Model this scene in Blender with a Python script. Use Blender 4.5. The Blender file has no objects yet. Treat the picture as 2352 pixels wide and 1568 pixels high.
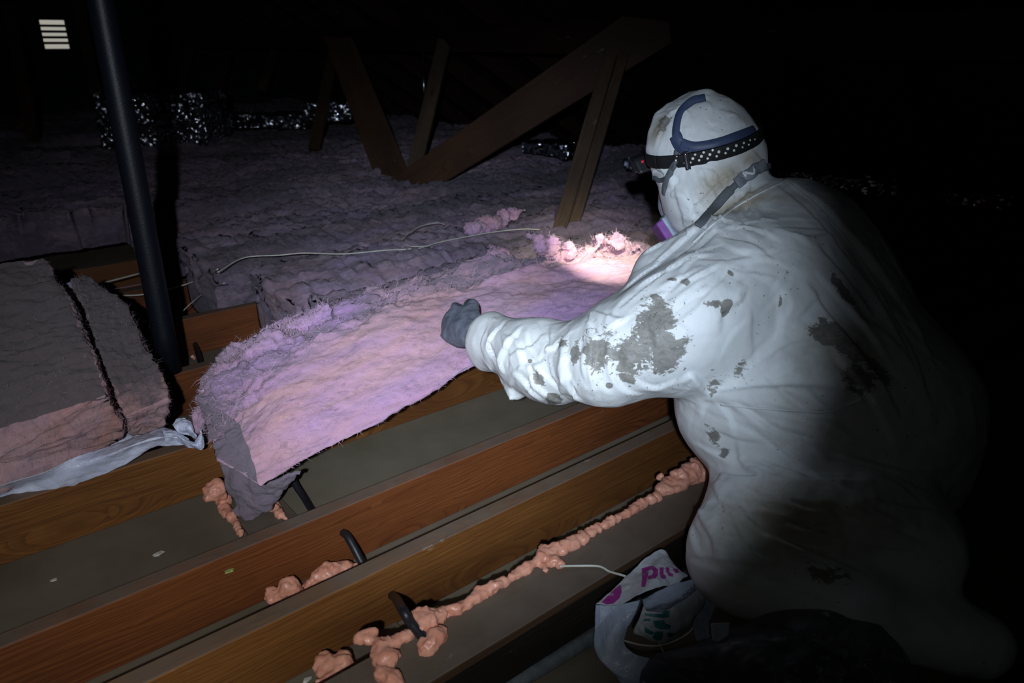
import bpy, bmesh, math, random
import numpy as np
from mathutils import Vector, Matrix
from mathutils.bvhtree import BVHTree

# ------------------------------------------------------------------ camera, world, lights, exposure
SC = bpy.context.scene
COL = SC.collection
W, H, F = 2352.0, 1568.0, 1700.0
YAW, PITCH = math.radians(50.6), math.radians(22.0)
CAM = np.array([0.0, 0.0, 1.045])
FH = np.array([math.cos(YAW), math.sin(YAW), 0.0])      # world x runs along the joists, y across them
RT = np.array([math.sin(YAW), -math.cos(YAW), 0.0])
UPW = np.array([0, 0, 1.0])
FW = FH * math.cos(PITCH) - UPW * math.sin(PITCH)
UP = FH * math.sin(PITCH) + UPW * math.cos(PITCH)

cd = bpy.data.cameras.new('camera')
cd.sensor_width = 36.0
cd.lens = 36.0 * F / W
cd.clip_start = 0.02
cd.clip_end = 100
cam = bpy.data.objects.new('camera', cd)
COL.objects.link(cam)
m3 = Matrix(((RT[0], UP[0], -FW[0]), (RT[1], UP[1], -FW[1]), (RT[2], UP[2], -FW[2])))
cam.matrix_world = Matrix.Translation(Vector(CAM)) @ m3.to_4x4()
SC.camera = cam
cd.dof.use_dof = True
cd.dof.focus_distance = 1.7
cd.dof.aperture_fstop = 5.0

SC.view_settings.view_transform = 'Standard'
SC.view_settings.look = 'None'
SC.view_settings.exposure = 0.0
SC.view_settings.gamma = 1.0
SC.view_settings.use_curve_mapping = False
wd = bpy.data.worlds.new('overcast_daylight')
SC.world = wd
wd.use_nodes = True
wd.node_tree.nodes['Background'].inputs[0].default_value = (0.85, 0.82, 0.72, 1)
wd.node_tree.nodes['Background'].inputs[1].default_value = 0.42


def ray(u, v):
    return FW * F + RT * (u - W / 2) - UP * (v - H / 2)


def C(u, v, d):
    return CAM + ray(u, v) * (d / F)


def PZ(u, v, z):
    r = ray(u, v)
    return CAM + r * ((z - CAM[2]) / r[2])


def PY(u, v, y):
    r = ray(u, v)
    return CAM + r * (y / r[1])


def PX(u, v, x):
    r = ray(u, v)
    return CAM + r * (x / r[0])


def aim(o, target):
    d = Vector(target) - o.location
    o.rotation_euler = d.to_track_quat('-Z', 'Y').to_euler()


def spot(name, loc, target, watts, deg, blend, col, rad=0.02):
    l = bpy.data.lights.new(name, 'SPOT')
    l.energy = watts
    l.color = col
    l.spot_size = math.radians(deg)
    l.spot_blend = blend
    l.shadow_soft_size = rad
    o = bpy.data.objects.new(name, l)
    COL.objects.link(o)
    o.location = Vector(loc)
    aim(o, target)
    return o


# the photographer's head torch, a little above and left of the lens: a flood and a hot centre
LP = CAM - RT * 0.025 + UPW * 0.16 - FH * 0.32
spot('headtorch_beam', LP, C(1120, 700, 2.0), 158, 44, 1.0, (0.69, 0.83, 1.0), 0.015)
spot('headtorch_flood', LP, C(520, 980, 1.8), 62.0, 60, 1.0, (0.90, 0.95, 0.97), 0.015)
spot('headtorch_far_fill', LP, C(760, 330, 3.0), 52.0, 62, 1.0, (0.72, 0.82, 1.0), 0.015)  # extra fill spot, added to lift the foil and far wool
spot('headtorch_worker_fill', LP, C(1450, 950, 2.0), 0.9, 100, 1.0, (0.85, 0.93, 0.95), 0.015)  # weak wide fill, added to lift the worker's dark side and legs


# ------------------------------------------------------------------ helpers
def hash3(ix, iy, iz, seed):
    n = (ix.astype(np.int64) * 374761393 + iy.astype(np.int64) * 668265263 + iz.astype(np.int64) * 2147483647 + seed * 974634777)
    n = (n ^ (n >> 13)) * 1274126177
    n = n ^ (n >> 16)
    return (n & 0xFFFFFF).astype(np.float64) / float(0xFFFFFF)


def vnoise(p, scale=1.0, seed=0):
    """value noise in -1..1 at points p (N,3); scale may be a 3-vector"""
    q = np.asarray(p, dtype=np.float64) * np.asarray(scale)
    i = np.floor(q)
    f = q - i
    f = f * f * f * (f * (f * 6 - 15) + 10)
    ix, iy, iz = i[:, 0], i[:, 1], i[:, 2]
    r = 0
    for dx in (0, 1):
        wx = f[:, 0] if dx else 1 - f[:, 0]
        for dy in (0, 1):
            wy = f[:, 1] if dy else 1 - f[:, 1]
            for dz in (0, 1):
                wz = f[:, 2] if dz else 1 - f[:, 2]
                r = r + wx * wy * wz * hash3(ix + dx, iy + dy, iz + dz, seed)
    return r * 2 - 1


def fbm(p, scale=1.0, octv=4, seed=0, gain=0.5):
    a, s, r = 1.0, 1.0, 0
    for k in range(octv):
        r = r + a * vnoise(p, np.asarray(scale) * s, seed + k * 17)
        a *= gain
        s *= 2.03
    return r


def ridged(p, scale, octv=3, seed=0):
    a, s, r = 1.0, 1.0, 0
    for k in range(octv):
        r = r + a * (1 - np.abs(vnoise(p, np.asarray(scale) * s, seed + k * 31)) * 2)
        a *= 0.5
        s *= 2.1
    return r


def props(o, label=None, cat=None, group=None, kind=None):
    if label: o['label'] = label
    if cat: o['category'] = cat
    if group: o['group'] = group
    if kind: o['kind'] = kind
    return o


def empty(name, loc, label, cat, group=None):
    o = bpy.data.objects.new(name, None)
    COL.objects.link(o)
    o.location = Vector(loc)
    o.empty_display_size = 0.05
    return props(o, label, cat, group)


def link(name, me, mat=None, parent=None, smooth=True):
    o = bpy.data.objects.new(name, me)
    COL.objects.link(o)
    if mat: me.materials.append(mat)
    if smooth and len(me.polygons):
        me.polygons.foreach_set('use_smooth', [True] * len(me.polygons))
    if parent is not None:
        o.parent = parent
        o.matrix_parent_inverse = Matrix.Translation(-parent.location)
    return o


def mesh(name, V, Fc, mat=None, parent=None, smooth=True, attrs=None):
    me = bpy.data.meshes.new(name)
    V = np.asarray(V, dtype=np.float64)
    me.from_pydata([tuple(v) for v in V], [], [tuple(int(i) for i in f) for f in Fc])
    if attrs:
        for k, a in attrs.items():
            at = me.attributes.new(k, 'FLOAT', 'POINT')
            at.data.foreach_set('value', np.asarray(a, dtype=np.float32))
    me.update()
    return link(name, me, mat, parent, smooth)


def vnormals(V, Fq):
    N = np.zeros_like(V)
    a, b, c, d = (V[Fq[:, k]] for k in range(4))
    n = np.cross(c - a, d - b)
    for k in range(4):
        np.add.at(N, Fq[:, k], n)
    l = np.linalg.norm(N, axis=1)
    l[l == 0] = 1
    return N / l[:, None]


def unit(v):
    v = np.asarray(v, dtype=float)
    return v / (np.linalg.norm(v) + 1e-12)


# ---- signed distance modelling, meshed with surface nets
class SDF:
    def __init__(s, lo, hi, h):
        s.lo = np.array(lo, float)
        s.h = h
        s.n = np.ceil((np.array(hi) - s.lo) / h).astype(int) + 1
        s.f = np.full(s.n, 1.0, dtype=np.float32)

    def sub(s, lo, hi):
        a = np.clip(np.floor((np.array(lo) - s.lo) / s.h).astype(int), 0, s.n - 1)
        b = np.clip(np.ceil((np.array(hi) - s.lo) / s.h).astype(int) + 1, 0, s.n)
        sl = tuple(slice(a[i], b[i]) for i in range(3))
        ax = [(s.lo[i] + s.h * np.arange(a[i], b[i])).astype(np.float32) for i in range(3)]
        return sl, ax[0][:, None, None], ax[1][None, :, None], ax[2][None, None, :]

    def add(s, sl, d, k):
        f = s.f[sl]
        if k <= 0:
            s.f[sl] = np.minimum(f, d)
            return
        hh = np.clip(0.5 + 0.5 * (f - d) / k, 0, 1)
        s.f[sl] = f * (1 - hh) + d * hh - k * hh * (1 - hh)

    def cut(s, sl, d, k):
        f = s.f[sl]
        hh = np.clip(0.5 - 0.5 * (f + d) / k, 0, 1)
        s.f[sl] = f * (1 - hh) - d * hh + k * hh * (1 - hh)

    def cone(s, a, b, ra, rb, k=0.03, cut=False):
        a = np.array(a, float); b = np.array(b, float)
        m = max(ra, rb) + k + 0.03
        sl, x, y, z = s.sub(np.minimum(a, b) - m, np.maximum(a, b) + m)
        ab = b - a
        L2 = float(ab @ ab) + 1e-9
        t = np.clip(((x - a[0]) * ab[0] + (y - a[1]) * ab[1] + (z - a[2]) * ab[2]) / L2, 0, 1)
        d = np.sqrt((x - a[0] - t * ab[0]) ** 2 + (y - a[1] - t * ab[1]) ** 2 + (z - a[2] - t * ab[2]) ** 2) - (ra + (rb - ra) * t)
        (s.cut if cut else s.add)(sl, d.astype(np.float32), k)
        return s

    def ell(s, c, r, ax=None, k=0.03, cut=False):
        c = np.array(c, float)
        if ax is None: ax = (RT, UP, FW)
        m = max(r) + k + 0.03
        sl, x, y, z = s.sub(c - m, c + m)
        k0 = 0; k1 = 0
        for a, rr in zip(ax, r):
            a = unit(a)
            q = (x - c[0]) * a[0] + (y - c[1]) * a[1] + (z - c[2]) * a[2]
            k0 = k0 + (q / rr) ** 2
            k1 = k1 + (q / rr ** 2) ** 2
        k0 = np.sqrt(k0); k1 = np.sqrt(k1) + 1e-6
        d = k0 * (k0 - 1) / k1
        (s.cut if cut else s.add)(sl, d.astype(np.float32), k)
        return s

    def box(s, c, r, ax, rnd=0.01, k=0.01):
        c = np.array(c, float)
        m = float(np.linalg.norm(r)) + k + 0.02
        sl, x, y, z = s.sub(c - m, c + m)
        o = 0; ins = -9
        for a, rr in zip(ax, r):
            a = unit(a)
            q = np.abs((x - c[0]) * a[0] + (y - c[1]) * a[1] + (z - c[2]) * a[2]) - (rr - rnd)
            o = o + np.maximum(q, 0) ** 2
            ins = np.maximum(ins, q)
        d = np.sqrt(o) + np.minimum(ins, 0) - rnd
        s.add(sl, d.astype(np.float32), k)
        return s

    def nets(s):
        f = s.f
        sg = f < 0
        n = s.n
        cell = np.zeros(n - 1, dtype=bool)
        c0 = sg[:-1, :-1, :-1]
        for dx in (0, 1):
            for dy in (0, 1):
                for dz in (0, 1):
                    cell |= sg[dx:n[0] - 1 + dx, dy:n[1] - 1 + dy, dz:n[2] - 1 + dz] != c0
        ci = np.argwhere(cell)
        idx = np.full(n - 1, -1, dtype=np.int64)
        idx[tuple(ci.T)] = np.arange(len(ci))
        acc = np.zeros((len(ci), 3)); cnt = np.zeros(len(ci))
        for ax in range(3):
            o = [a for a in range(3) if a != ax]
            for p in (0, 1):
                for q in (0, 1):
                    a = ci.copy(); a[:, o[0]] += p; a[:, o[1]] += q
                    b = a.copy(); b[:, ax] += 1
                    fa = f[tuple(a.T)].astype(float); fb = f[tuple(b.T)].astype(float)
                    m = (fa < 0) != (fb < 0)
                    t = fa[m] / (fa[m] - fb[m])
                    pt = a[m].astype(float); pt[:, ax] += t
                    acc[m] += pt; cnt[m] += 1
        V = s.lo + s.h * acc / cnt[:, None]
        Q = []
        for ax in range(3):
            o = [a for a in range(3) if a != ax]
            sa = [slice(None)] * 3; sb = [slice(None)] * 3
            sa[ax] = slice(0, n[ax] - 1); sb[ax] = slice(1, n[ax])
            ch = sg[tuple(sa)] != sg[tuple(sb)]
            e = np.argwhere(ch)
            e = e[(e[:, o[0]] > 0) & (e[:, o[1]] > 0) & (e[:, o[0]] < n[o[0]] - 1) & (e[:, o[1]] < n[o[1]] - 1)]
            ins = sg[tuple(e.T)]
            qs = []
            for p, q in ((0, 0), (-1, 0), (-1, -1), (0, -1)):
                a = e.copy(); a[:, o[0]] += p; a[:, o[1]] += q
                qs.append(idx[tuple(a.T)])
            qs = np.stack(qs, 1)
            flip = ins if ax != 1 else ~ins
            qs[~flip] = qs[~flip][:, ::-1]
            Q.append(qs)
        return V, np.concatenate(Q)


def relax(V, Q, it=2, lam=0.5):
    E = np.concatenate([Q[:, [0, 1]], Q[:, [1, 2]], Q[:, [2, 3]], Q[:, [3, 0]]])
    for _ in range(it):
        A = np.zeros_like(V); c = np.zeros(len(V))
        np.add.at(A, E[:, 0], V[E[:, 1]]); np.add.at(A, E[:, 1], V[E[:, 0]])
        np.add.at(c, E[:, 0], 1); np.add.at(c, E[:, 1], 1)
        V = V + lam * (A / c[:, None] - V)
    return V


def bvh(V, Q):
    return BVHTree.FromPolygons([tuple(v) for v in V], [tuple(int(i) for i in q) for q in Q])


def cast(tree, u, v):
    r = unit(ray(u, v))
    hit = tree.ray_cast(Vector(CAM), Vector(r))
    return None if hit[0] is None else np.array(hit[0])


def crom(P, n):
    """catmull rom resample of rows P (K,D) to n points"""
    P = np.asarray(P, float)
    K = len(P)
    if K == 1: return np.repeat(P, n, 0)
    Pe = np.concatenate([[2 * P[0] - P[1]], P, [2 * P[-1] - P[-2]]])
    t = np.linspace(0, K - 1, n)
    i = np.minimum(t.astype(int), K - 2)
    f = (t - i)
    f = f.reshape((-1,) + (1,) * (P.ndim - 1))
    p0, p1, p2, p3 = Pe[i], Pe[i + 1], Pe[i + 2], Pe[i + 3]
    return 0.5 * (2 * p1 + (p2 - p0) * f + (2 * p0 - 5 * p1 + 4 * p2 - p3) * f ** 2 + (3 * p1 - p0 - 3 * p2 + p3) * f ** 3)


def grid_faces(nu, nv, closed=False, off=0):
    i = np.arange(nu - 1)[:, None]
    j = np.arange(nv if closed else nv - 1)[None, :]
    a = i * nv + j
    b = i * nv + (j + 1) % nv
    return np.stack([a, b, b + nv, a + nv], -1).reshape(-1, 4) + off


def sheet(name, ctrl, nu, nv, mat, parent=None, noise=0.0, nscale=20, thick=0.0004, seed=0, crumple=0.0, holes=None):
    P = np.array(ctrl, float)
    P = crom(P, nu)
    P = crom(P.transpose(1, 0, 2), nv).transpose(1, 0, 2)
    V = P.reshape(-1, 3)
    Q = grid_faces(nu, nv)
    N = vnormals(V, Q)
    if noise: V = V + N * (noise * fbm(V, nscale, 3, seed))[:, None]
    if crumple: V = V + N * (crumple * (ridged(V, np.array([1, 1, 1]) * nscale * 0.8, 3, seed + 5) - 0.6))[:, None]
    o = mesh(name, V, Q, mat, parent)
    if thick:
        m = o.modifiers.new('thickness', 'SOLIDIFY')
        m.thickness = thick
        m.offset = 0
    return o


def tube_mesh(pts, rad, seg=12, ends=True, n=None, flat=None):
    P = np.asarray(pts, float)
    if n: P = crom(P, n)
    n = len(P)
    R = np.asarray(rad, float)
    if R.ndim == 0: R = np.full(n, float(rad))
    elif len(R) != n: R = np.interp(np.linspace(0, 1, n), np.linspace(0, 1, len(R)), R)
    T = np.gradient(P, axis=0)
    T = T / (np.linalg.norm(T, axis=1)[:, None] + 1e-12)
    up = np.array([0.1, 0.2, 1.0])
    a = np.cross(T[0], up)
    if np.linalg.norm(a) < 0.1: a = np.cross(T[0], [1, 0, 0])
    a = unit(a)
    V = []
    th = np.linspace(0, 2 * np.pi, seg, endpoint=False)
    for i in range(n):
        a = unit(a - T[i] * (a @ T[i]))
        b = np.cross(T[i], a)
        V.append(P[i] + R[i] * (np.cos(th)[:, None] * a + np.sin(th)[:, None] * b))
    V = np.concatenate(V)
    Fc = [tuple(q) for q in grid_faces(n, seg, True)]
    if ends:
        Fc.append(tuple(range(seg))[::-1])
        Fc.append(tuple(range((n - 1) * seg, n * seg)))
    return V, Fc


def tube(name, pts, rad, mat, parent=None, seg=12, n=None):
    V, Fc = tube_mesh(pts, rad, seg, True, n)
    return mesh(name, V, Fc, mat, parent)


def ribbon(name, pts, nrm, width, thick, mat, parent=None, n=None):
    """flat strap along pts, nrm = surface normals at pts"""
    P = np.asarray(pts, float); N = np.asarray(nrm, float)
    wd_ = np.full(len(P), width) if np.ndim(width) == 0 else np.asarray(width, float)
    if n:
        P = crom(P, n); N = crom(N, n); wd_ = crom(wd_[:, None], n)[:, 0]
    T = np.gradient(P, axis=0)
    T /= np.linalg.norm(T, axis=1)[:, None] + 1e-12
    N = N - T * np.sum(N * T, 1)[:, None]
    N /= np.linalg.norm(N, axis=1)[:, None] + 1e-12
    B = np.cross(T, N)
    ring = []
    for w_, t_ in ((-0.5, 0), (-0.42, 1), (0, 1.15), (0.42, 1), (0.5, 0), (0, -0.1)):
        ring.append(P + B * (w_ * wd_)[:, None] + N * (t_ * thick))
    V = np.stack(ring, 1).reshape(-1, 3)
    Fc = [tuple(q) for q in grid_faces(len(P), 6, True)]
    Fc += [tuple(range(6))[::-1], tuple(range((len(P) - 1) * 6, len(P) * 6))]
    return mesh(name, V, Fc, mat, parent)


def board(name, p0, p1, w, t, wdir, mat, parent=None, extra=None, bev=0.002, div=1, warp=0.0):
    """timber from p0 to p1, w along wdir, t across; local x runs along its grain"""
    p0 = np.array(p0, float); p1 = np.array(p1, float)
    L = np.linalg.norm(p1 - p0)
    x = unit(p1 - p0)
    y = np.array(wdir, float); y = unit(y - x * (y @ x))
    z = np.cross(x, y)
    bm = bmesh.new()
    bmesh.ops.create_cube(bm, size=1)
    for v in bm.verts:
        v.co = Vector((v.co.x * L, v.co.y * w, v.co.z * t))
    bmesh.ops.bevel(bm, geom=bm.edges[:], offset=bev, segments=2, affect='EDGES', profile=0.5)
    me = bpy.data.meshes.new(name)
    bm.to_mesh(me); bm.free()
    o = link(name, me, mat, None, False)
    R = Matrix(((x[0], y[0], z[0]), (x[1], y[1], z[1]), (x[2], y[2], z[2]))).to_4x4()
    o.matrix_world = Matrix.Translation(Vector((p0 + p1) / 2)) @ R
    if parent is not None:
        mw = o.matrix_world.copy()
        o.parent = parent
        o.matrix_parent_inverse = Matrix.Translation(-parent.location)
        o.matrix_basis = mw
    return o


# ------------------------------------------------------------------ materials
class NT:
    def __init__(s, name):
        s.m = bpy.data.materials.new(name)
        s.m.use_nodes = True
        s.t = s.m.node_tree
        s.b = s.t.nodes['Principled BSDF']
        s.tc = s.t.nodes.new('ShaderNodeTexCoord')

    def n(s, kind, **kw):
        nd = s.t.nodes.new('ShaderNode' + kind)
        for k, v in kw.items():
            if hasattr(nd, k): setattr(nd, k, v)
            else: nd.inputs[k.replace('_', ' ')].default_value = v
        return nd

    def l(s, a, b):
        s.t.links.new(a, b)

    def coord(s, scale=(1, 1, 1), rot=(0, 0, 0), out='Object', warp=None):
        mp = s.n('Mapping')
        mp.inputs['Scale'].default_value = scale
        mp.inputs['Rotation'].default_value = rot
        s.l(s.tc.outputs[out], mp.inputs['Vector'])
        return mp.outputs[0]

    def noise(s, scale, detail=4, rough=0.5, vec=None, dist=0.0):
        nd = s.n('TexNoise')
        nd.inputs['Scale'].default_value = scale
        nd.inputs['Detail'].default_value = detail
        nd.inputs['Roughness'].default_value = rough
        nd.inputs['Distortion'].default_value = dist
        s.l(vec if vec is not None else s.tc.outputs['Object'], nd.inputs['Vector'])
        return nd.outputs['Fac']

    def ramp(s, fac, stops, interp='LINEAR'):
        r = s.n('ValToRGB')
        r.color_ramp.interpolation = interp
        e = r.color_ramp.elements
        while len(e) < len(stops): e.new(0.5)
        for el, (p, c) in zip(e, stops):
            el.position = p
            el.color = (c[0], c[1], c[2], 1) if not np.isscalar(c) else (c, c, c, 1)
        s.l(fac, r.inputs[0])
        return r.outputs[0]

    def mix(s, fac, a, b, typ='MIX'):
        m = s.n('MixRGB', blend_type=typ)
        for i, v in ((0, fac), (1, a), (2, b)):
            if isinstance(v, (int, float)): m.inputs[i].default_value = v
            elif isinstance(v, tuple): m.inputs[i].default_value = (v[0], v[1], v[2], 1)
            else: s.l(v, m.inputs[i])
        return m.outputs[0]

    def math(s, op, a, b=0.0, clamp=False):
        m = s.n('Math', operation=op)
        m.use_clamp = clamp
        for i, v in ((0, a), (1, b)):
            if isinstance(v, (int, float)): m.inputs[i].default_value = v
            else: s.l(v, m.inputs[i])
        return m.outputs[0]

    def attr(s, name):
        a = s.n('Attribute')
        a.attribute_name = name
        return a.outputs['Fac']

    def out(s, col=None, rough=None, bump=None, bstr=0.3, bdist=0.01, metal=None, spec=None, sheen=None, normal=None):
        b = s.b
        for k, v in (('Base Color', col), ('Roughness', rough), ('Metallic', metal), ('Specular IOR Level', spec), ('Sheen Weight', sheen)):
            if v is None: continue
            if isinstance(v, tuple): b.inputs[k].default_value = (v[0], v[1], v[2], 1)
            elif isinstance(v, (int, float)): b.inputs[k].default_value = v
            else: s.l(v, b.inputs[k])
        if bump is not None:
            bp = s.n('Bump')
            bp.inputs['Strength'].default_value = bstr
            bp.inputs['Distance'].default_value = bdist
            s.l(bump, bp.inputs['Height'])
            s.l(bp.outputs[0], b.inputs['Normal'])
        return s.m


def plain(name, col, rough=0.5, metal=0.0, spec=0.5, nscale=60, var=0.25, bump=0.15):
    t = NT(name)
    nz = t.noise(nscale, 4, 0.6)
    c = t.mix(t.ramp(nz, [(0.3, 0.0), (0.7, 1.0)]), tuple(x * (1 - var) for x in col), tuple(min(1, x * (1 + var)) for x in col))
    return t.out(c, rough, nz, bump, 0.002, metal, spec)


def wood(name, dark, light, dust=(0.16, 0.135, 0.11), dustamt=0.75, scale=1.0, rough=0.62):
    t = NT(name)
    oi = t.n('ObjectInfo')
    sh = t.n('VectorMath', operation='SCALE')
    cb = t.n('CombineXYZ')
    for i in range(3): t.l(oi.outputs['Random'], cb.inputs[i])
    t.l(cb.outputs[0], sh.inputs[0]); sh.inputs['Scale'].default_value = 37.0
    ad = t.n('VectorMath', operation='ADD')
    t.l(t.tc.outputs['Object'], ad.inputs[0]); t.l(sh.outputs[0], ad.inputs[1])
    def mp(sc):
        m = t.n('Mapping'); m.inputs['Scale'].default_value = sc
        t.l(ad.outputs[0], m.inputs['Vector']); return m.outputs[0]
    warp = t.noise(2.2 * scale, 3, 0.5, mp((0.9, 3, 3)))
    g = t.n('TexWave', wave_type='BANDS', bands_direction='Y')
    g.inputs['Scale'].default_value = 22 * scale
    g.inputs['Distortion'].default_value = 13.0
    g.inputs['Detail'].default_value = 3
    g.inputs['Detail Scale'].default_value = 0.9
    vo = t.n('TexVoronoi'); vo.inputs['Scale'].default_value = 1.0
    t.l(mp((1.7, 7.0, 0.0)), vo.inputs['Vector'])
    kd = t.ramp(vo.outputs['Distance'], [(0.0, 1.0), (0.45, 0.0)])
    cy = t.n('CombineXYZ'); t.l(t.math('MULTIPLY', kd, 0.09), cy.inputs[1])
    wa = t.n('VectorMath', operation='ADD'); t.l(mp((0.16, 1, 1)), wa.inputs[0]); t.l(cy.outputs[0], wa.inputs[1])
    t.l(wa.outputs[0], g.inputs['Vector'])
    fine = t.noise(110 * scale, 5, 0.7, mp((0.02, 1, 1)))
    g2 = t.n('TexWave', wave_type='BANDS', bands_direction='Y', wave_profile='SAW')
    g2.inputs['Scale'].default_value = 42 * scale; g2.inputs['Distortion'].default_value = 16; g2.inputs['Detail'].default_value = 3; g2.inputs['Detail Scale'].default_value = 0.7
    t.l(wa.outputs[0], g2.inputs['Vector'])
    c = t.mix(t.ramp(g.outputs['Fac'], [(0.1, 0.25), (0.9, 0.85)]), dark, light)
    c = t.mix(t.ramp(fine, [(0.3, 0.0), (0.75, 0.75)]), c, tuple(x * 0.45 for x in dark))
    c = t.mix(t.ramp(warp, [(0.35, 0.0), (0.75, 0.6)]), c, tuple(x * 1.25 for x in light))
    # knots
    c = t.mix(t.ramp(g2.outputs['Fac'], [(0.55, 0.0), (1.0, 0.55)]), c, tuple(x * 0.5 for x in dark))
    c = t.mix(t.ramp(t.noise(1.4, 3, 0.6, mp((1, 2.5, 2.5))), [(0.42, 0.0), (0.62, 0.6)]), c, (dark[0] * 0.55, dark[1] * 0.5, dark[2] * 0.5))
    c = t.mix(t.ramp(vo.outputs['Distance'], [(0.04, 0.85), (0.11, 0.0)]), c, tuple(x * 0.3 for x in dark))
    # settled dust lies on upward faces
    geo = t.n('NewGeometry')
    sx = t.n('SeparateXYZ'); t.l(geo.outputs['Normal'], sx.inputs[0])
    dz = t.ramp(sx.outputs['Z'], [(0.55, 0.0), (0.9, 1.0)])
    dn = t.noise(9, 5, 0.65)
    dm = t.math('MULTIPLY', dz, t.math('MULTIPLY', t.ramp(dn, [(0.25, 0.45), (0.65, 1.0)]), dustamt))
    c = t.mix(dm, c, dust)
    # pale scuffs and specks
    sp = t.noise(16, 5, 0.75, mp((0.35, 1, 1)))
    c = t.mix(t.ramp(sp, [(0.665, 0.0), (0.70, 0.5)]), c, (0.32, 0.27, 0.22))
    return t.out(c, rough, fine, 0.22, 0.0015, 0.0, 0.35)


M = {}
M['joist'] = wood('joist_pine', (0.125, 0.033, 0.009), (0.235, 0.072, 0.018))
M['joist_y'] = wood('joist_yellow_pine', (0.14, 0.048, 0.011), (0.26, 0.102, 0.023))
M['darkwood'] = wood('blackened_timber', (0.012, 0.009, 0.007), (0.024, 0.018, 0.013), (0.05, 0.045, 0.04), 0.5)
M['crust'] = plain('dried_plaster_crust', (0.26, 0.22, 0.15), 0.9, 0, 0.2, 90, 0.5, 0.6)
M['plank'] = wood('dusty_plank', (0.07, 0.035, 0.018), (0.13, 0.07, 0.035), (0.15, 0.12, 0.095), 0.9, 0.8, 0.7)
M['strut'] = wood('old_grey_timber', (0.07, 0.04, 0.025), (0.13, 0.08, 0.047), dustamt=0.3)
M['brace'] = wood('brown_brace_timber', (0.045, 0.018, 0.008), (0.09, 0.036, 0.014), dustamt=0.3)
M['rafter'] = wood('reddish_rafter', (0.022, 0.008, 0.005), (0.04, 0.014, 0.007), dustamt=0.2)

t = NT('ceiling_board_back')
nz = t.noise(5, 6, 0.6); n2 = t.noise(140, 3, 0.6)
c = t.mix(t.ramp(nz, [(0.3, 0.0), (0.7, 1.0)]), (0.13, 0.108, 0.072), (0.19, 0.155, 0.115))
c = t.mix(t.ramp(t.noise(38, 4, 0.8), [(0.70, 0.0), (0.74, 0.5)]), c, (0.3, 0.26, 0.2))
M['board'] = t.out(c, 0.85, n2, 0.1, 0.001, 0, 0.2)

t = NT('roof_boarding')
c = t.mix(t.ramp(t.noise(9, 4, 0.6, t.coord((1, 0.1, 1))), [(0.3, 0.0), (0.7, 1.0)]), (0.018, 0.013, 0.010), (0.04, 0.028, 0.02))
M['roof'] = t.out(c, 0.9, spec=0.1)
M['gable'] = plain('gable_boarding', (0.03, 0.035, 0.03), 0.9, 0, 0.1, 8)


def insul(name, pink, pale, dirt, dirtlo, dirthi, stretch=(0.35, 1, 1), fs=55, bs_=0.6, warm=(0.66, 0.36, 0.36), lilac=(0.47, 0.28, 0.56)):
    """glass wool: pink fibre, dusty where the 'dirt' attribute says it is old surface"""
    t = NT(name)
    v = t.coord(stretch)
    a = t.noise(7, 5, 0.62, v, 0.6)
    b = t.noise(fs, 6, 0.72, v, 1.2)
    b2 = t.noise(fs * 4, 4, 0.7, v, 0.6)
    c = t.mix(t.ramp(a, [(0.32, 0.0), (0.68, 1.0)]), pink, pale)
    c = t.mix(t.ramp(b, [(0.35, 0.0), (0.72, 0.5)]), c, tuple(x * 1.1 for x in pale))
    c = t.mix(t.ramp(t.noise(4.5, 4, 0.6, v, 0.8), [(0.46, 0.0), (0.62, 0.8)]), c, warm)
    c = t.mix(t.ramp(t.noise(3.4, 4, 0.6, t.coord(stretch, (0.3, 0.2, 0.4)), 0.8), [(0.46, 0.0), (0.62, 0.85)]), c, lilac)
    dn = t.math('ADD', t.attr('dirt'), t.math('MULTIPLY', t.math('SUBTRACT', t.noise(18, 6, 0.7, v, 0.8), 0.5), 1.7))
    c = t.mix(t.math('MULTIPLY', t.ramp(dn, [(dirtlo, 0.0), (dirthi, 1.0)]), 0.92), c, dirt)
    c = t.mix(t.ramp(b, [(0.30, 0.45), (0.47, 0.0)]), c, tuple(x * 0.45 for x in dirt))
    h = t.math('ADD', b, t.math('MULTIPLY', b2, 0.35))
    t.b.inputs['Sheen Weight'].default_value = 0.2
    t.b.inputs['Sheen Roughness'].default_value = 0.6
    t.b.inputs['Subsurface Weight'].default_value = 0.35
    t.b.inputs['Subsurface Radius'].default_value = (0.020, 0.009, 0.012)
    t.b.inputs['Subsurface Scale'].default_value = 1.0
    return t.out(c, 0.95, h, bs_, 0.010, 0, 0.1)


M['pinkwool'] = insul('pink_glass_wool', (0.56, 0.27, 0.42), (0.66, 0.43, 0.56), (0.20, 0.16, 0.20), 0.38, 0.85)
M['fieldwool'] = insul('dusty_pink_glass_wool', (0.34, 0.20, 0.29), (0.42, 0.32, 0.41), (0.095, 0.075, 0.105), 0.1, 0.85, (0.45, 1, 1), 24, 1.0, (0.38, 0.22, 0.24), (0.27, 0.20, 0.34))
M['pilewool'] = insul('pile_glass_wool', (0.50, 0.24, 0.26), (0.55, 0.36, 0.38), (0.13, 0.105, 0.115), 0.35, 0.75, (1, 0.4, 0.6), 50, 0.7, (0.52, 0.25, 0.20), (0.40, 0.28, 0.33))
M['fibre'] = plain('pink_fibres', (0.62, 0.42, 0.54), 0.9, 0, 0.1, 10, 0.2, 0)
M['fibre_dull'] = plain('dusty_fibres', (0.33, 0.25, 0.31), 0.9, 0, 0.1, 10, 0.3, 0)

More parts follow.
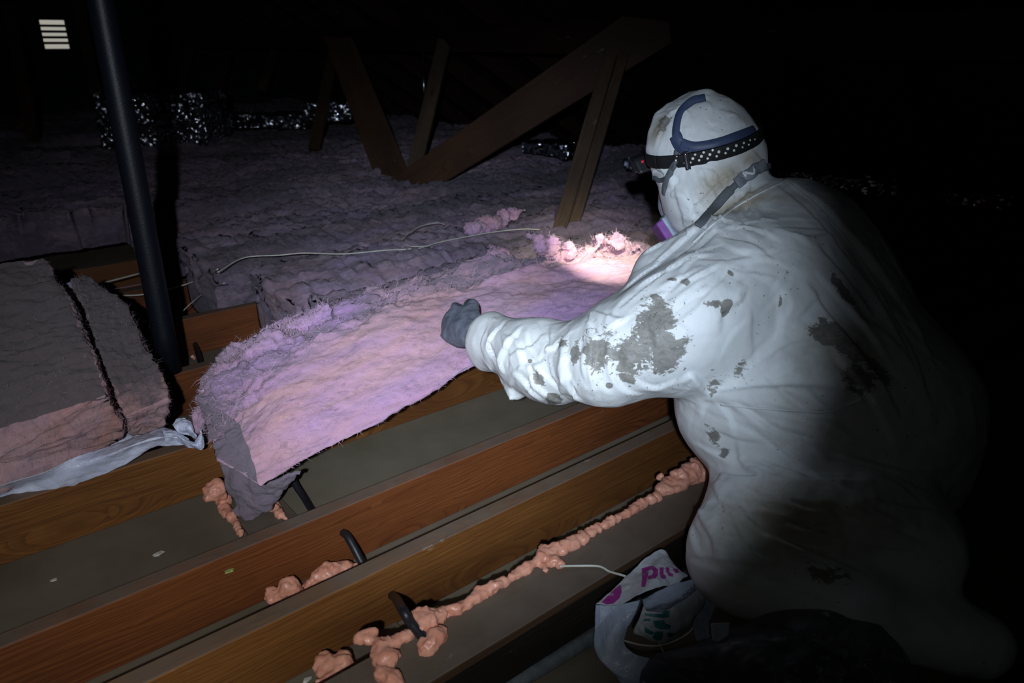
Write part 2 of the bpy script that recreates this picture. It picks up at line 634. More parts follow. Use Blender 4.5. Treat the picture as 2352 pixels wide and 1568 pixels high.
t = NT('pink_spray_foam')
nz = t.noise(45, 4, 0.6)
c = t.mix(t.ramp(nz, [(0.3, 0.0), (0.7, 1.0)]), (0.66, 0.26, 0.17), (0.84, 0.42, 0.30))
t.b.inputs['Subsurface Weight'].default_value = 0.15
t.b.inputs['Subsurface Radius'].default_value = (0.012, 0.004, 0.003)
t.b.inputs['Subsurface Scale'].default_value = 0.5
M['foam'] = t.out(c, 0.33, t.noise(130, 4, 0.6), 0.35, 0.003, 0, 0.5)

M['pipe'] = plain('black_pipe_iron', (0.006, 0.008, 0.014), 0.45, 0, 0.35, 200, 0.3, 0.3)
M['cable'] = plain('black_cable_sheath', (0.012, 0.012, 0.015), 0.45, 0, 0.5, 80)
M['wire'] = plain('white_cable', (0.62, 0.6, 0.52), 0.5, 0, 0.4, 40, 0.15)
M['conduit'] = plain('grey_conduit', (0.13, 0.145, 0.16), 0.5, 0.1, 0.4, 60)
M['steel'] = plain('steel', (0.6, 0.62, 0.65), 0.3, 1.0)
M['lime'] = plain('green_foam_scrap', (0.30, 0.34, 0.10), 0.7)
M['paint'] = plain('white_flake', (0.5, 0.47, 0.42), 0.7)

t = NT('coverall_fabric')
fine = t.noise(9, 6, 0.6, None, 0.4)
weave = t.noise(600, 2, 0.5)
base = t.mix(t.ramp(fine, [(0.3, 0.0), (0.7, 1.0)]), (0.70, 0.71, 0.70), (0.80, 0.81, 0.81))
gr = t.math('ADD', t.attr('grime_and_shade'), t.math('MULTIPLY', t.math('SUBTRACT', t.noise(30, 6, 0.7, None, 0.7), 0.5), 0.9))
base = t.mix(t.ramp(gr, [(0.15, 0.0), (1.0, 0.8)]), base, (0.33, 0.27, 0.17))
st = t.noise(110, 5, 0.75, t.coord((0.35, 0.6, 1.0), (0.3, 0.5, 0.9)), 0.8)
md = t.math('ADD', t.attr('mud'), t.math('MULTIPLY', t.math('SUBTRACT', st, 0.5), 1.9))
bl = t.noise(26, 5, 0.7, t.coord((1, 0.5, 0.6), (0.2, 0.1, 0.6)), 0.5)
md = t.math('ADD', md, t.math('MULTIPLY', t.math('SUBTRACT', bl, 0.5), 1.6))
mask = t.ramp(md, [(0.30, 0.0), (0.40, 0.92)])
mudc = t.mix(t.ramp(st, [(0.35, 0.0), (0.6, 1.0)]), (0.105, 0.10, 0.085), (0.24, 0.22, 0.19))
base = t.mix(mask, base, mudc)
fl = t.noise(150, 2, 0.5)
flm = t.ramp(t.math('ADD', fl, t.math('MULTIPLY', t.noise(7, 3, 0.5), 0.35)), [(0.905, 0.0), (0.92, 0.8)])
base = t.mix(flm, base, (0.13, 0.12, 0.09))
hb = t.math('ADD', t.math('MULTIPLY', fine, 0.6), t.math('MULTIPLY', weave, 0.02))
M['suit'] = t.out(base, 0.55, hb, 0.35, 0.02, 0, 0.35)

M['glove'] = plain('grey_glove', (0.115, 0.125, 0.155), 0.55, 0, 0.4, 50, 0.3, 0.5)
M['gloveblack'] = plain('glove_dark_palm', (0.04, 0.042, 0.05), 0.6, 0, 0.4, 60, 0.3, 0.5)
M['navy'] = plain('navy_strap', (0.045, 0.065, 0.13), 0.5, 0, 0.4, 60, 0.15)
M['blackstrap'] = plain('black_elastic', (0.012, 0.012, 0.013), 0.7, 0, 0.3, 200, 0.3, 0.4)
M['reflect'] = plain('reflective_dots', (0.85, 0.83, 0.70), 0.4)
M['greystrap'] = plain('grey_elastic', (0.115, 0.125, 0.135), 0.7, 0, 0.3, 200, 0.15, 0.3)
M['buckle'] = plain('grey_plastic', (0.21, 0.23, 0.25), 0.5)
M['palegrey'] = plain('pale_blue_plastic', (0.30, 0.36, 0.43), 0.5)
M['purple'] = plain('purple_filter', (0.20, 0.055, 0.27), 0.6)
M['skin'] = plain('skin', (0.45, 0.25, 0.18), 0.5)
M['eye'] = plain('eye_white', (0.7, 0.7, 0.7), 0.2)
M['hair'] = plain('brown_hair', (0.04, 0.025, 0.015), 0.7)
M['lampbody'] = plain('black_lamp_plastic', (0.015, 0.015, 0.016), 0.4)
M['red'] = plain('red_switch', (0.5, 0.02, 0.03), 0.4)
t = NT('lamp_lens')
t.b.inputs['Emission Color'].default_value = (1, 0.95, 0.8, 1)
t.b.inputs['Emission Strength'].default_value = 12
M['lens'] = t.out((0.9, 0.9, 0.9), 0.2)


def plastic(name, col, alpha, rough=0.22, col2=None, ns=9):
    t = NT(name)
    nz = t.noise(ns, 5, 0.6)
    c = t.mix(t.ramp(nz, [(0.3, 0.0), (0.7, 1.0)]), col, col2 or tuple(x * 0.75 for x in col))
    wv = t.noise(24, 6, 0.65, None, 1.5)
    if alpha < 1: t.b.inputs['Alpha'].default_value = alpha
    return t.out(c, rough, wv, 0.5, 0.012, 0, 0.6)


M['bagwhite'] = plastic('white_carrier_plastic', (0.66, 0.68, 0.72), 0.98, 0.3)
M['bagblue'] = plastic('pale_blue_film', (0.50, 0.57, 0.72), 0.93, 0.22)
M['bagdark'] = plastic('crumpled_clear_film', (0.10, 0.11, 0.13), 0.45, 0.16)
M['bagprint'] = plastic('magenta_print', (0.42, 0.02, 0.30), 1.0, 0.35)
M['tealprint'] = plastic('teal_print', (0.01, 0.22, 0.22), 1.0, 0.35)
M['blackprint'] = plain('black_print', (0.03, 0.03, 0.035), 0.5)
M['whiteprint'] = plain('white_print', (0.7, 0.68, 0.7), 0.5)
M['wrap'] = plastic('white_packaging_film', (0.72, 0.75, 0.90), 1.0, 0.15, (0.60, 0.64, 0.84))

t = NT('foil_bubble_wrap')
vo = t.n('TexVoronoi'); vo.inputs['Scale'].default_value = 48
t.l(t.tc.outputs['Object'], vo.inputs['Vector'])
w1 = t.noise(11, 5, 0.7, None, 1.0)
hh = t.math('ADD', t.math('MULTIPLY', vo.outputs['Distance'], -0.25), w1)
c = t.ramp(t.noise(30, 3, 0.6), [(0.3, (0.75, 0.78, 0.9)), (0.7, (0.95, 0.95, 1.0))])
M['foil'] = t.out(c, 0.13, hh, 0.5, 0.02, 1.0)
vs_ = t.n('VectorMath', operation='SUBTRACT'); t.l(vo.outputs['Color'], vs_.inputs[0]); vs_.inputs[1].default_value = (0.5, 0.5, 0.5)
vm_ = t.n('VectorMath', operation='SCALE'); t.l(vs_.outputs[0], vm_.inputs[0]); vm_.inputs['Scale'].default_value = 1.25
bn_ = t.b.inputs['Normal'].links[0].from_socket
va_ = t.n('VectorMath', operation='ADD'); t.l(bn_, va_.inputs[0]); t.l(vm_.outputs[0], va_.inputs[1])
vn_ = t.n('VectorMath', operation='NORMALIZE'); t.l(va_.outputs[0], vn_.inputs[0]); t.l(vn_.outputs[0], t.b.inputs['Normal'])
M['foildark'] = M['foil']

# ------------------------------------------------------------------ the setting
def boxmesh(name, lo, hi, mat, kind='structure'):
    bm = bmesh.new()
    bmesh.ops.create_cube(bm, size=1)
    lo = Vector(lo); hi = Vector(hi)
    for v in bm.verts:
        v.co = Vector([lo[i] + (v.co[i] + 0.5) * (hi[i] - lo[i]) for i in range(3)])
    me = bpy.data.meshes.new(name)
    bm.to_mesh(me); bm.free()
    o = link(name, me, mat, None, False)
    if kind: o['kind'] = kind
    return o


NB = 10.2      # gable wall
boxmesh('floor', (-4.6, -2.0, -0.03), (5.0, NB, 0.0), M['board'])
SL = 0.60      # roof falls away along +x, ridge over x = 0


def roofz(x):
    return 1.28 + (3.12 - abs(x)) * SL


def slab(name, xs, mat):
    V = []
    for y in (-2.0, NB):
        for x in xs: V.append((x, y, roofz(x)))
        for x in xs[::-1]: V.append((x, y, roofz(x) + 0.03))
    n = len(xs) * 2
    Fc = [(i, (i + 1) % n, n + (i + 1) % n, n + i) for i in range(n)] + [tuple(range(n))[::-1], tuple(range(n, 2 * n))]
    o = mesh(name, V, Fc, mat, None, False)
    o['kind'] = 'structure'


XE = 4.95
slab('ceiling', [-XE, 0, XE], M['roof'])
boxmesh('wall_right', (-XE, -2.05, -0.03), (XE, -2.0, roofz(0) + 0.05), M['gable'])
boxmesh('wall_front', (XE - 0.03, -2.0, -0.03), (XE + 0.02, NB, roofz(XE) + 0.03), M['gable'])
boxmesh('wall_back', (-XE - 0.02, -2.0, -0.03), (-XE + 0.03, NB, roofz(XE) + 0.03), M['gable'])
# gable wall with the vent opening
vc = PY(126, 79, NB)
vw = abs(PY(155, 79, NB)[0] - PY(96, 79, NB)[0]); vh = abs(PY(126, 46, NB)[2] - PY(126, 112, NB)[2])
x0, x1, z0, z1 = vc[0] - vw / 2, vc[0] + vw / 2, vc[2] - vh / 2, vc[2] + vh / 2
bm = bmesh.new()
top = roofz(0) + 0.05
for a, b, c_, d in ((-XE, x0, -0.03, top), (x1, XE, -0.03, top), (x0, x1, -0.03, z0), (x0, x1, z1, top)):
    r = bmesh.ops.create_cube(bm, size=1)
    for v in r['verts']:
        v.co = Vector((a + (v.co.x + 0.5) * (b - a), NB + (v.co.y + 0.5) * 0.05, c_ + (v.co.z + 0.5) * (d - c_)))
me = bpy.data.meshes.new('wall_left'); bm.to_mesh(me); bm.free()
o = link('wall_left', me, M['gable'], None, False); o['kind'] = 'structure'
vent = empty('gable_vent', (vc[0], NB, vc[2]), 'small louvred gable vent letting daylight in through five slots, upper left', 'vent')
fr = 0.018
V = []; Fc = []
for (a, b, c_, d) in ((x0 - fr, x0, z0 - fr, z1 + fr), (x1, x1 + fr, z0 - fr, z1 + fr), (x0, x1, z0 - fr, z0), (x0, x1, z1, z1 + fr)):
    k = len(V)
    for y in (NB - 0.02, NB + 0.05):
        V += [(a, y, c_), (b, y, c_), (b, y, d), (a, y, d)]
    Fc += [(k, k + 1, k + 2, k + 3), (k + 7, k + 6, k + 5, k + 4), (k, k + 4, k + 5, k + 1), (k + 1, k + 5, k + 6, k + 2), (k + 2, k + 6, k + 7, k + 3), (k + 3, k + 7, k + 4, k)]
mesh('vent_frame', V, Fc, M['gable'], vent, False)
ns = 4
for i in range(ns):
    zc = z0 + (i + 1) * (z1 - z0) / (ns + 1)
    board('louvre', (x0, NB + 0.02, zc), (x1, NB + 0.02, zc), 0.05, 0.012, (0, 1, 0.35), M['gable'], vent, bev=0.001)

# ------------------------------------------------------------------ joists
JH = 0.140
jo = [(1.012, 1.052, 'joist_y', 'pine joist next behind the wide dusty plank, with black cable coming out of its face'),
      (1.235, 1.273, 'joist', 'orange brown pine joist with knots, black cable end poking over its foot'),
      (1.700, 1.740, 'joist_y', 'pine joist under the lifted pink batt and the white packaging film'),
      (2.163, 2.203, 'joist', 'pine joist on which the black pipe stands'),
      (2.625, 2.665, 'joist', 'dark pine joist just behind the black pipe'),
      (3.085, 3.125, 'joist', 'dim pine joist beyond the black pipe, second from the old insulation'),
      (3.545, 3.585, 'joist_y', 'dim pine joist at the edge of the old insulation, left of the pipe')]
for a, b, mt, lab in jo:
    o = board('ceiling_joist', (-2.6, (a + b) / 2, JH / 2 + 0.0005), (4.9, (a + b) / 2, JH / 2 + 0.0005), JH, b - a, (0, 0, 1), M[mt], bev=0.003)
    props(o, lab, 'joist', 'ceiling joists of the attic')
o = board('ceiling_joist', (-2.6, 0.792, 0.0605), (4.9, 0.792, 0.0605), 0.12, 0.095, (0, 0, 1), M['darkwood'], bev=0.003)
props(o, 'blackened joist carrying the wide dusty plank, grey conduit at its foot', 'joist', 'ceiling joists of the attic')
o = board('plank', (-2.6, 0.79, 0.1305), (4.9, 0.79, 0.1305), 0.019, 0.105, (0, 0, 1), M['plank'], bev=0.003)
props(o, 'wide dusty dark brown plank nearest the camera, pink foam bead along its far edge', 'plank')
xs_ = np.arange(0.25, 2.2, 0.008)
pz_ = np.stack([xs_, xs_ * 0, xs_ * 0], 1)
wv_ = np.clip(0.0055 + 0.006 * fbm(pz_, (14, 1, 1), 3, 3), 0.0008, 0.014)
V = np.concatenate([np.stack([xs_, 0.7385 + wv_, xs_ * 0 + 0.1405], 1), np.stack([xs_, xs_ * 0 + 0.7370, xs_ * 0 + 0.1418], 1), np.stack([xs_, xs_ * 0 + 0.7365, xs_ * 0 + 0.1385 - wv_ * 0.7], 1)])
nn_ = len(xs_); i_ = np.arange(nn_ - 1)
Qc = np.concatenate([np.stack([i_ + k_ * nn_, i_ + 1 + k_ * nn_, i_ + 1 + (k_ + 1) * nn_, i_ + (k_ + 1) * nn_], 1) for k_ in (0, 1)])
mesh('plaster_crust', V, Qc, M['crust'], o)
o = board('ceiling_joist', (-2.6, 0.14, JH / 2 + 0.0005), (4.9, 0.14, JH / 2 + 0.0005), JH, 0.06, (0, 0, 1), M['plank'], bev=0.003)
props(o, 'dark joist in shadow under the kneeling worker', 'joist', 'ceiling joists of the attic')
# wall head plate crossing under the bays
a = PZ(520, 1130, 0.0); b = PZ(640, 1165, 0.0)
TPX = (PZ(545, 1215, 0)[0] + 0.01, PZ(655, 1185, 0)[0] + 0.02)
for (ya, yb, lab) in ((1.2735, 1.6995, 'brown wall plate strip on the ceiling board below the hanging end of the batt'),
                      (1.0525, 1.2345, 'brown wall plate strip between two joists, pink foam around it'),
                      (0.843, 1.0115, 'brown wall plate strip at the bottom of the photo between foam beads')):
    o = board('wall_plate', (sum(TPX) / 2, ya, 0.004), (sum(TPX) / 2, yb, 0.004), TPX[1] - TPX[0], 0.007, (1, 0, 0), M['plank'], bev=0.001)
    props(o, lab, 'wood plate', 'wall plates between the joists')

# ------------------------------------------------------------------ roof timbers
SP = 3.08
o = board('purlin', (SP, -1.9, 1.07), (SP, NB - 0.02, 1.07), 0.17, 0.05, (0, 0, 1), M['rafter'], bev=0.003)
props(o, 'long horizontal roof beam crossing the top of the photo behind the diagonal brace', 'beam')
labs = ['first', 'second', 'third', 'fourth', 'fifth', 'sixth', 'seventh', 'eighth', 'ninth', 'tenth', 'eleventh', 'twelfth', 'thirteenth', 'fourteenth', 'fifteenth', 'sixteenth', 'seventeenth']
k = 0
for y in np.arange(0.35, 9.9, 0.61):
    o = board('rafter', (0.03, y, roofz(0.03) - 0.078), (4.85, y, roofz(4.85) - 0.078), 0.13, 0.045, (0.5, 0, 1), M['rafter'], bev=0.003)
    props(o, 'dark reddish sloping roof rafter, %s of the row counted from the right' % labs[k], 'rafter', 'roof rafters')
    k += 1


def strut(name, a, b, w, t_, wdir, mat, lab, parent=None):
    o = board(name, a, b, w, t_, wdir, M[mat], parent, bev=0.003)
    if parent is None: props(o, lab, 'strut')
    return o


# diagonal brace and its partners meeting in a V
def cutboard(name, c4, t_, mat, lab):
    """timber with its own mitred ends: c4 = face corners foot-left, foot-right, top-right, top-left"""
    c4 = [np.array(q, float) for q in c4]
    x = unit((c4[2] + c4[3]) / 2 - (c4[0] + c4[1]) / 2)
    n = unit(np.cross(c4[1] - c4[0], x)); n = n if n @ FW > 0 else -n
    y = np.cross(n, x)
    cen = sum(c4) / 4
    loc = [np.array([(q - cen) @ x, (q - cen) @ y, (q - cen) @ n]) for q in c4]
    bm = bmesh.new()
    a_ = [bm.verts.new((q[0], q[1], 0)) for q in loc]; b_ = [bm.verts.new((q[0], q[1], t_)) for q in loc]
    bm.faces.new(a_); bm.faces.new(b_[::-1])
    for i in range(4): bm.faces.new((a_[i], b_[i], b_[(i + 1) % 4], a_[(i + 1) % 4]))
    bmesh.ops.recalc_face_normals(bm, faces=bm.faces[:])
    bmesh.ops.bevel(bm, geom=bm.edges[:], offset=0.003, segments=2, affect='EDGES', profile=0.5)
    me = bpy.data.meshes.new(name); bm.to_mesh(me); bm.free()
    o = link(name, me, M[mat], None, False)
    o.matrix_world = Matrix.Translation(Vector(cen)) @ Matrix(((x[0], y[0], n[0]), (x[1], y[1], n[1]), (x[2], y[2], n[2]))).to_4x4()
    return props(o, lab, 'strut')


SB = SP - 0.045
cutboard('diagonal_brace', [C(872, 430, 4.30), C(972, 448, 4.22), PX(1603, 49, SB), PX(1440, 44, SB)], 0.04, 'brace', 'broad brown diagonal timber brace rising to the right, in front of the roof beam')
cutboard('diagonal_brace', [C(872, 435, 4.55), C(962, 450, 4.50), C(808, 84, 5.0), C(742, 84, 5.05)], 0.04, 'brace', 'dark diagonal timber brace leaning left, meeting the broad brace at its foot')
C0 = C(925, 440, 4.36); C1 = C(775, 85, 5.0)
D0 = C(947, 410, 4.46); D1 = C(1022, 95, 5.0)
strut('roof_strut', D0, D1, 0.09, 0.045, RT, 'strut', 'grey leaning timber strut rising from the foot of the two braces')
E0 = C(722, 345, 5.6); E1 = C(772, 100, 6.1)
strut('roof_strut', E0, E1, 0.09, 0.045, RT, 'brace', 'thin dark timber strut left of the dark diagonal brace')
dk = empty('paired_strut', C(1290, 540, 3.3), 'pair of brown upright timbers nailed together, standing behind the bright tuft of insulation', 'strut')
strut('timber', C(1279, 552, 3.28), C(1402, 130, 3.6), 0.062, 0.09, RT, 'strut', '', dk)
strut('timber', C(1308, 552, 3.33), C(1432, 130, 3.65), 0.05, 0.09, RT, 'strut', '', dk)
for (u0, v0, u1, v1, d, lab) in ((600, 210, 642, 85, 7.6, 'faint leaning roof strut, rightmost of three far away above the foil'),
                                 (500, 215, 530, 110, 8.2, 'faint leaning roof strut, middle of three far away above the foil'),
                                 (415, 215, 445, 95, 8.8, 'faint leaning roof strut, leftmost of three far away above the foil'),
                                 (82, 345, 20, 10, 5.8, 'faint dark strut at the far left edge below the gable vent'),
                                 (222, 215, 180, 0, 6.4, 'faint dark strut just left of the black pipe near the top')):
    strut('roof_strut', C(u0, v0, d), C(u1, v1, d + 0.2), 0.09, 0.045, RT, 'strut', lab)
o = tube('metal_rod', [C(972, 155, 5.4), C(974, 215, 5.4)], 0.012, M['steel']); props(o, 'short thin grey metal rod hanging beside the grey leaning strut', 'rod')
o = tube('hanging_cord', [C(972, 155, 5.4), C(971, 80, 5.4), C(970, 20, 5.4)], 0.003, M['cable']); props(o, 'thin dark cord holding the short metal rod', 'cord')

# ------------------------------------------------------------------ black soil pipe
pb = PZ(392, 853, JH + 0.003)
pp = empty('soil_pipe', pb, 'tall black upright pipe standing left in the attic', 'pipe')
tube('pipe_shaft', [pb, pb + np.array([0, 0, 0.7]), pb + np.array([-0.0, 0, 2.0])], 0.0315, M['pipe'], pp, 40, 12)

# ------------------------------------------------------------------ glass wool
CAP0 = [0, 0]


def ring_sweep(secs, nring, nlen, rnd=0.16, caps=(True, True), capn=7):
    """secs: list of closed cross sections (K pts each) -> V, Q"""
    S = crom(np.array(secs, float), nlen)            # nlen,K,3
    K = S.shape[1]
    per = nring // K
    rows = []
    for j in range(K):
        a = S[:, j]; b = S[:, (j + 1) % K]; pa = S[:, (j - 1) % K]
        tt = np.linspace(0, 1, per, endpoint=False)
        for q in tt:
            p = a * (1 - q) + b * q
            rows.append(p)
    R = np.stack(rows, 1)                              # nlen,per*K,3
    # round corners by cyclic smoothing
    it = max(1, int(per * rnd))
    for _ in range(it * it):
        R = 0.5 * R + 0.25 * (np.roll(R, 1, 1) + np.roll(R, -1, 1))
    n = R.shape[1]
    V = R.reshape(-1, 3)
    Q = grid_faces(nlen, n, True)
    extra = []
    for e, (on, row) in enumerate(zip(caps, (0, nlen - 1))):
        if not on: continue
        ring = R[row]; cen = ring.mean(0)
        base = row * n
        prev = np.arange(n) + base
        for kk in range(1, capn + 1):
            s_ = 1 - kk / (capn + 0.35)
            nv = cen + (ring - cen) * s_
            st_ = len(V)
            V = np.concatenate([V, nv])
            cur = np.arange(n) + st_
            q = np.stack([prev, np.roll(prev, -1), np.roll(cur, -1), cur], 1)
            if e == 0: q = q[:, ::-1]
            Q = np.concatenate([Q, q])
            prev = cur
        V = np.concatenate([V, [cen]])
        if e == 0: CAP0[0] = nlen * n; CAP0[1] = len(V)
        ci = len(V) - 1
        h_ = n // 2
        for i in range(0, n, 2):
            q = [prev[i], prev[(i + 1) % n], prev[(i + 2) % n], ci]
            if e == 0: q = q[::-1]
            Q = np.concatenate([Q, [q]])
    return V, Q


def fibres(name, V, N, num, length, mat, parent, seed, along=None, width=0.0007, lift=0.5, mask=None):
    rng = np.random.default_rng(seed)
    idx = np.arange(len(V))
    if mask is not None: idx = idx[mask]
    pick = rng.choice(idx, num)
    p = V[pick]; n = N[pick]
    r = rng.normal(size=(num, 3))
    if along is not None: r = r * 0.55 + np.asarray(along) * rng.choice([-1, 1], num)[:, None]
    r = r - n * np.sum(r * n, 1)[:, None] * 0.7
    r /= np.linalg.norm(r, axis=1)[:, None]
    L = length * rng.uniform(0.4, 1.3, num)[:, None]
    d1 = r + n * lift
    d2 = r + n * lift * rng.uniform(-0.8, 1.2, num)[:, None] + rng.normal(size=(num, 3)) * 0.35
    sd = np.cross(r, n); sd /= np.linalg.norm(sd, axis=1)[:, None] + 1e-9
    w_ = width
    p0 = p - n * 0.002; p1 = p + d1 * L * 0.5; p2 = p1 + d2 * L * 0.5
    VV = np.stack([p0 - sd * w_, p0 + sd * w_, p1 + sd * w_ * 0.8, p1 - sd * w_ * 0.8, p2], 1).reshape(-1, 3)
    k = np.arange(num) * 5
    Fc = [(a, a + 1, a + 2, a + 3) for a in k] + [(a + 3, a + 2, a + 4) for a in k]
    o = mesh(name, VV, Fc, mat, parent)
    o['kind'] = 'stuff'
    return o


def woolify(V, Q, big=0.012, fine=0.004, sc=(5, 12, 12), fs=(35, 80, 80), seed=0, it=1):
    N = vnormals(V, Q)
    V = V + N * (big * fbm(V, sc, 3, seed))[:, None]
    N = vnormals(V, Q)
    d = fine * (ridged(V, np.array(fs) * 0.6, 3, seed + 9) - 0.7) + fine * 0.6 * fbm(V, np.array(fs) * 1.6, 2, seed + 3)
    V = V + N * d[:, None]
    return V


def roll_batt(name, ya, yb, xs, xe, ztop, lab, seed, slump=0.0, nl=560, grp='old pink batts laid between joists', nring=96):
    """a batt lying in its bay, from x=xs (cut end) to xe"""
    secs = []
    nx = 12
    for i in range(nx):
        x = xs + (xe - xs) * i / (nx - 1)
        dz = 0.015 * math.sin(i * 1.7 + seed)
        sk = 0.05 if i == 0 else 0
        secs.append([(x, ya + 0.002, 0.03), (x, ya - 0.012, 0.15), (x - sk * 0.4, ya - 0.015, ztop - 0.03 + dz), (x - sk, (ya + yb) / 2, ztop + 0.01 + dz),
                     (x, yb + 0.015, ztop + dz), (x, yb + 0.012, 0.15), (x, yb - 0.002, 0.03), (x, (ya + yb) / 2, 0.02)])
    V, Q = ring_sweep(secs, nring, nl, 0.28)
    low = V[:, 2] < 0.145
    V2 = woolify(V, Q, 0.018, 0.010, (5, 11, 11), (26, 46, 46), seed)
    V = np.where(low[:, None], V, V2)
    dirt = np.clip(0.55 + 0.45 * fbm(V, (2.0, 4, 4), 3, seed + 4), -0.2, 1.2)
    o = mesh(name, V, Q, M['fieldwool'], None, True, {'dirt': dirt})
    props(o, lab, 'insulation', grp)
    N = vnormals(V, Q)
    near = (V[:, 2] > 0.17) & (V[:, 0] < 3.4)
    fibres('loose_fibres', V, N, 16000, 0.020, M['fibre_dull'], o, seed, (0.8, 0.3, 0), 0.0005, 0.35, near)
    return o


e0, e1, e2 = 0.92, 0.92, 0.81
roll_batt('insulation_batt', 1.742, 2.160, e0 + 0.01, 4.0, 0.30, 'dusty pink batt lying just behind the batt being lifted, white wire along its back', 3)
roll_batt('insulation_batt', 2.206, 2.622, e1, 4.2, 0.295, 'dusty pink batt with a dark square cut end right of the black pipe', 5)
roll_batt('insulation_batt', 2.668, 3.082, e2, 4.3, 0.30, 'dusty pink batt with a bright pink end just beside the black pipe', 8)

# the old blanket that fills the rest of the attic floor
ys = np.concatenate([np.linspace(3.13, 5.2, 230), np.linspace(5.22, NB - 0.1, 150)])
xg = np.linspace(-2.6, 4.4, 560)
X, Y = np.meshgrid(xg, ys, indexing='ij')
P3 = np.stack([X.ravel(), Y.ravel(), np.zeros(X.size)], 1)
bay = np.abs(((P3[:, 1] - 3.105) / 0.46) % 1.0 - 0.5) * 2     # 1 over joists, 0 mid bay
zz = 0.275 + 0.028 * (1 - bay ** 4) + 0.045 * fbm(P3, (1.6, 2.4, 1), 4, 21) + 0.018 * (ridged(P3, (13, 22, 1), 4, 4) - 0.7)
P3[:, 2] = np.maximum(zz, 0.17)
Q = grid_faces(len(xg), len(ys))
jag = 0.02 * vnoise(P3, (30, 30, 1), 5)
bare = (P3[:, 0] + jag < 0.79) & (P3[:, 1] + jag < 3.90)
Q = Q[~np.all(bare[Q], axis=1)]
P3[bare, 2] = 0.146
# skirts
V = P3.copy()
def skirt(V, Q, idx, flip):
    st_ = len(V)
    lowv = V[idx].copy(); lowv[:, 2] = 0.15
    V = np.concatenate([V, lowv])
    q = np.stack([idx[:-1], idx[1:], np.arange(st_ + 1, st_ + len(idx)), np.arange(st_, st_ + len(idx) - 1)], 1)
    if flip: q = q[:, ::-1]
    return V, np.concatenate([Q, q])
nyv = len(ys)
V, Q = skirt(V, Q, np.arange(len(xg)) * nyv, True)
V, Q = skirt(V, Q, np.arange(nyv), False)
dirt = np.clip(0.65 + 0.4 * fbm(V, (1.6, 2.6, 3), 3, 77), 0, 1.2)
o = mesh('insulation_blanket', V, Q, M['fieldwool'], None, True, {'dirt': dirt})
props(o, 'old dusty pink glass wool blanket covering the far attic floor', 'insulation', kind='stuff')
N = vnormals(V, Q)
fibres('loose_fibres', V, N, 26000, 0.028, M['fibre_dull'], o, 2, (0.8, 0.3, 0), 0.0008, 0.35, (V[:, 1] < 5.5) & (V[:, 0] > -0.5) & (V[:, 0] < 4.2) & (V[:, 2] > 0.2))

# ---- the batt being lifted
#        bottom front (u,v,z)      top front (u,v,y)      top back (u,v,y)
hb = [((600, 1118, 0.200), (548, 968, 1.50), (455, 925, 1.66)),
      ((690, 1062, 0.215), (610, 872, 1.53), (520, 815, 1.72)),
      ((820, 1000, 0.235), (722, 792, 1.56), (640, 742, 1.77)),
      ((950, 925, 0.27), (880, 712, 1.57), (800, 692, 1.80)),
      ((1090, 845, 0.305), (1020, 668, 1.59), (985, 640, 1.76)),
      ((1210, 800, 0.32), (1190, 625, 1.60), (1150, 602, 1.76)),
      ((1340, 745, 0.335), (1330, 603, 1.60), (1300, 588, 1.76)),
      ((1480, 690, 0.35), (1470, 598, 1.60), (1440, 580, 1.76)),
      ((1620, 640, 0.35), (1600, 590, 1.60), (1570, 575, 1.76))]
secs = []
for i, (a, b, c_) in enumerate(hb):
    bf = PZ(*a); tf = PY(*b); tb = PY(*c_)
    bb = bf + (tb - tf) * 0.9 + np.array([0, 0, -0.01])
    if i == 0: bb = PZ(500, 1052, 0.23)
    mid1 = (bf + tf) / 2 + unit(np.cross(tf - bf, np.array([1, 0, 0.0]))) * -0.018
    secs.append([bf, mid1, tf, (tf + tb) / 2 + np.array([0, 0, 0.012]), tb, (tb + bb) / 2, bb, (bb + bf) / 2])
hold = empty('insulation_batt', secs[0][0], 'pink insulation batt being lifted by the worker, lavender face towards the camera', 'insulation')
V, Q = ring_sweep(secs, 240, 300, 0.13, (True, True), 14)
N = vnormals(V, Q)
# which way is outward
if np.mean(np.sum(N * (V - V.mean(0)), 1)) < 0:
    Q = Q[:, ::-1]; N = -N
tfy = crom(np.array([s[2] for s in secs]), 300)
x = V[:, 0]
tfi = np.clip(np.searchsorted(tfy[:, 0], x), 0, 299)
topness = (N[:, 2] > 0.55) | (V[:, 1] > tfy[tfi, 1] + 0.02)
topw = np.clip((V[:, 1] - tfy[tfi, 1] + 0.03) / 0.05, 0, 1)
# fluffy top gets deep ridges, the split face stays fairly smooth
big = 0.009 + 0.018 * topw
V = V + N * (big * fbm(V, (6, 14, 14), 3, 31))[:, None]
V = V + N * ((0.0006 + 0.012 * topw) * (ridged(V, (14, 30, 30), 3, 12) - 0.6))[:, None]
V = V + N * (0.0022 * fbm(V, (50, 90, 90), 3, 44))[:, None]
dirt = -0.25 + 0.95 * topw + 0.25 * fbm(V, (3, 8, 8), 2, 5)
xe0 = secs[0][2][0]
endf = np.clip((secs[0][0][0] + 0.035 - V[:, 0] + (V[:, 1] - secs[0][0][1]) * 0.0) / 0.03, 0, 1)
endmask = np.abs(N @ unit(np.array([-1.0, -0.35, 0]))) > 0.75
capi = np.arange(CAP0[0], CAP0[1])
dirt[capi] = 1.25
dirt += 0.45 * np.exp(-((topw - 0.35) / 0.28) ** 2)
wool = mesh('wool_body', V, Q, M['pinkwool'], hold, True, {'dirt': dirt})
N2 = vnormals(V, Q)
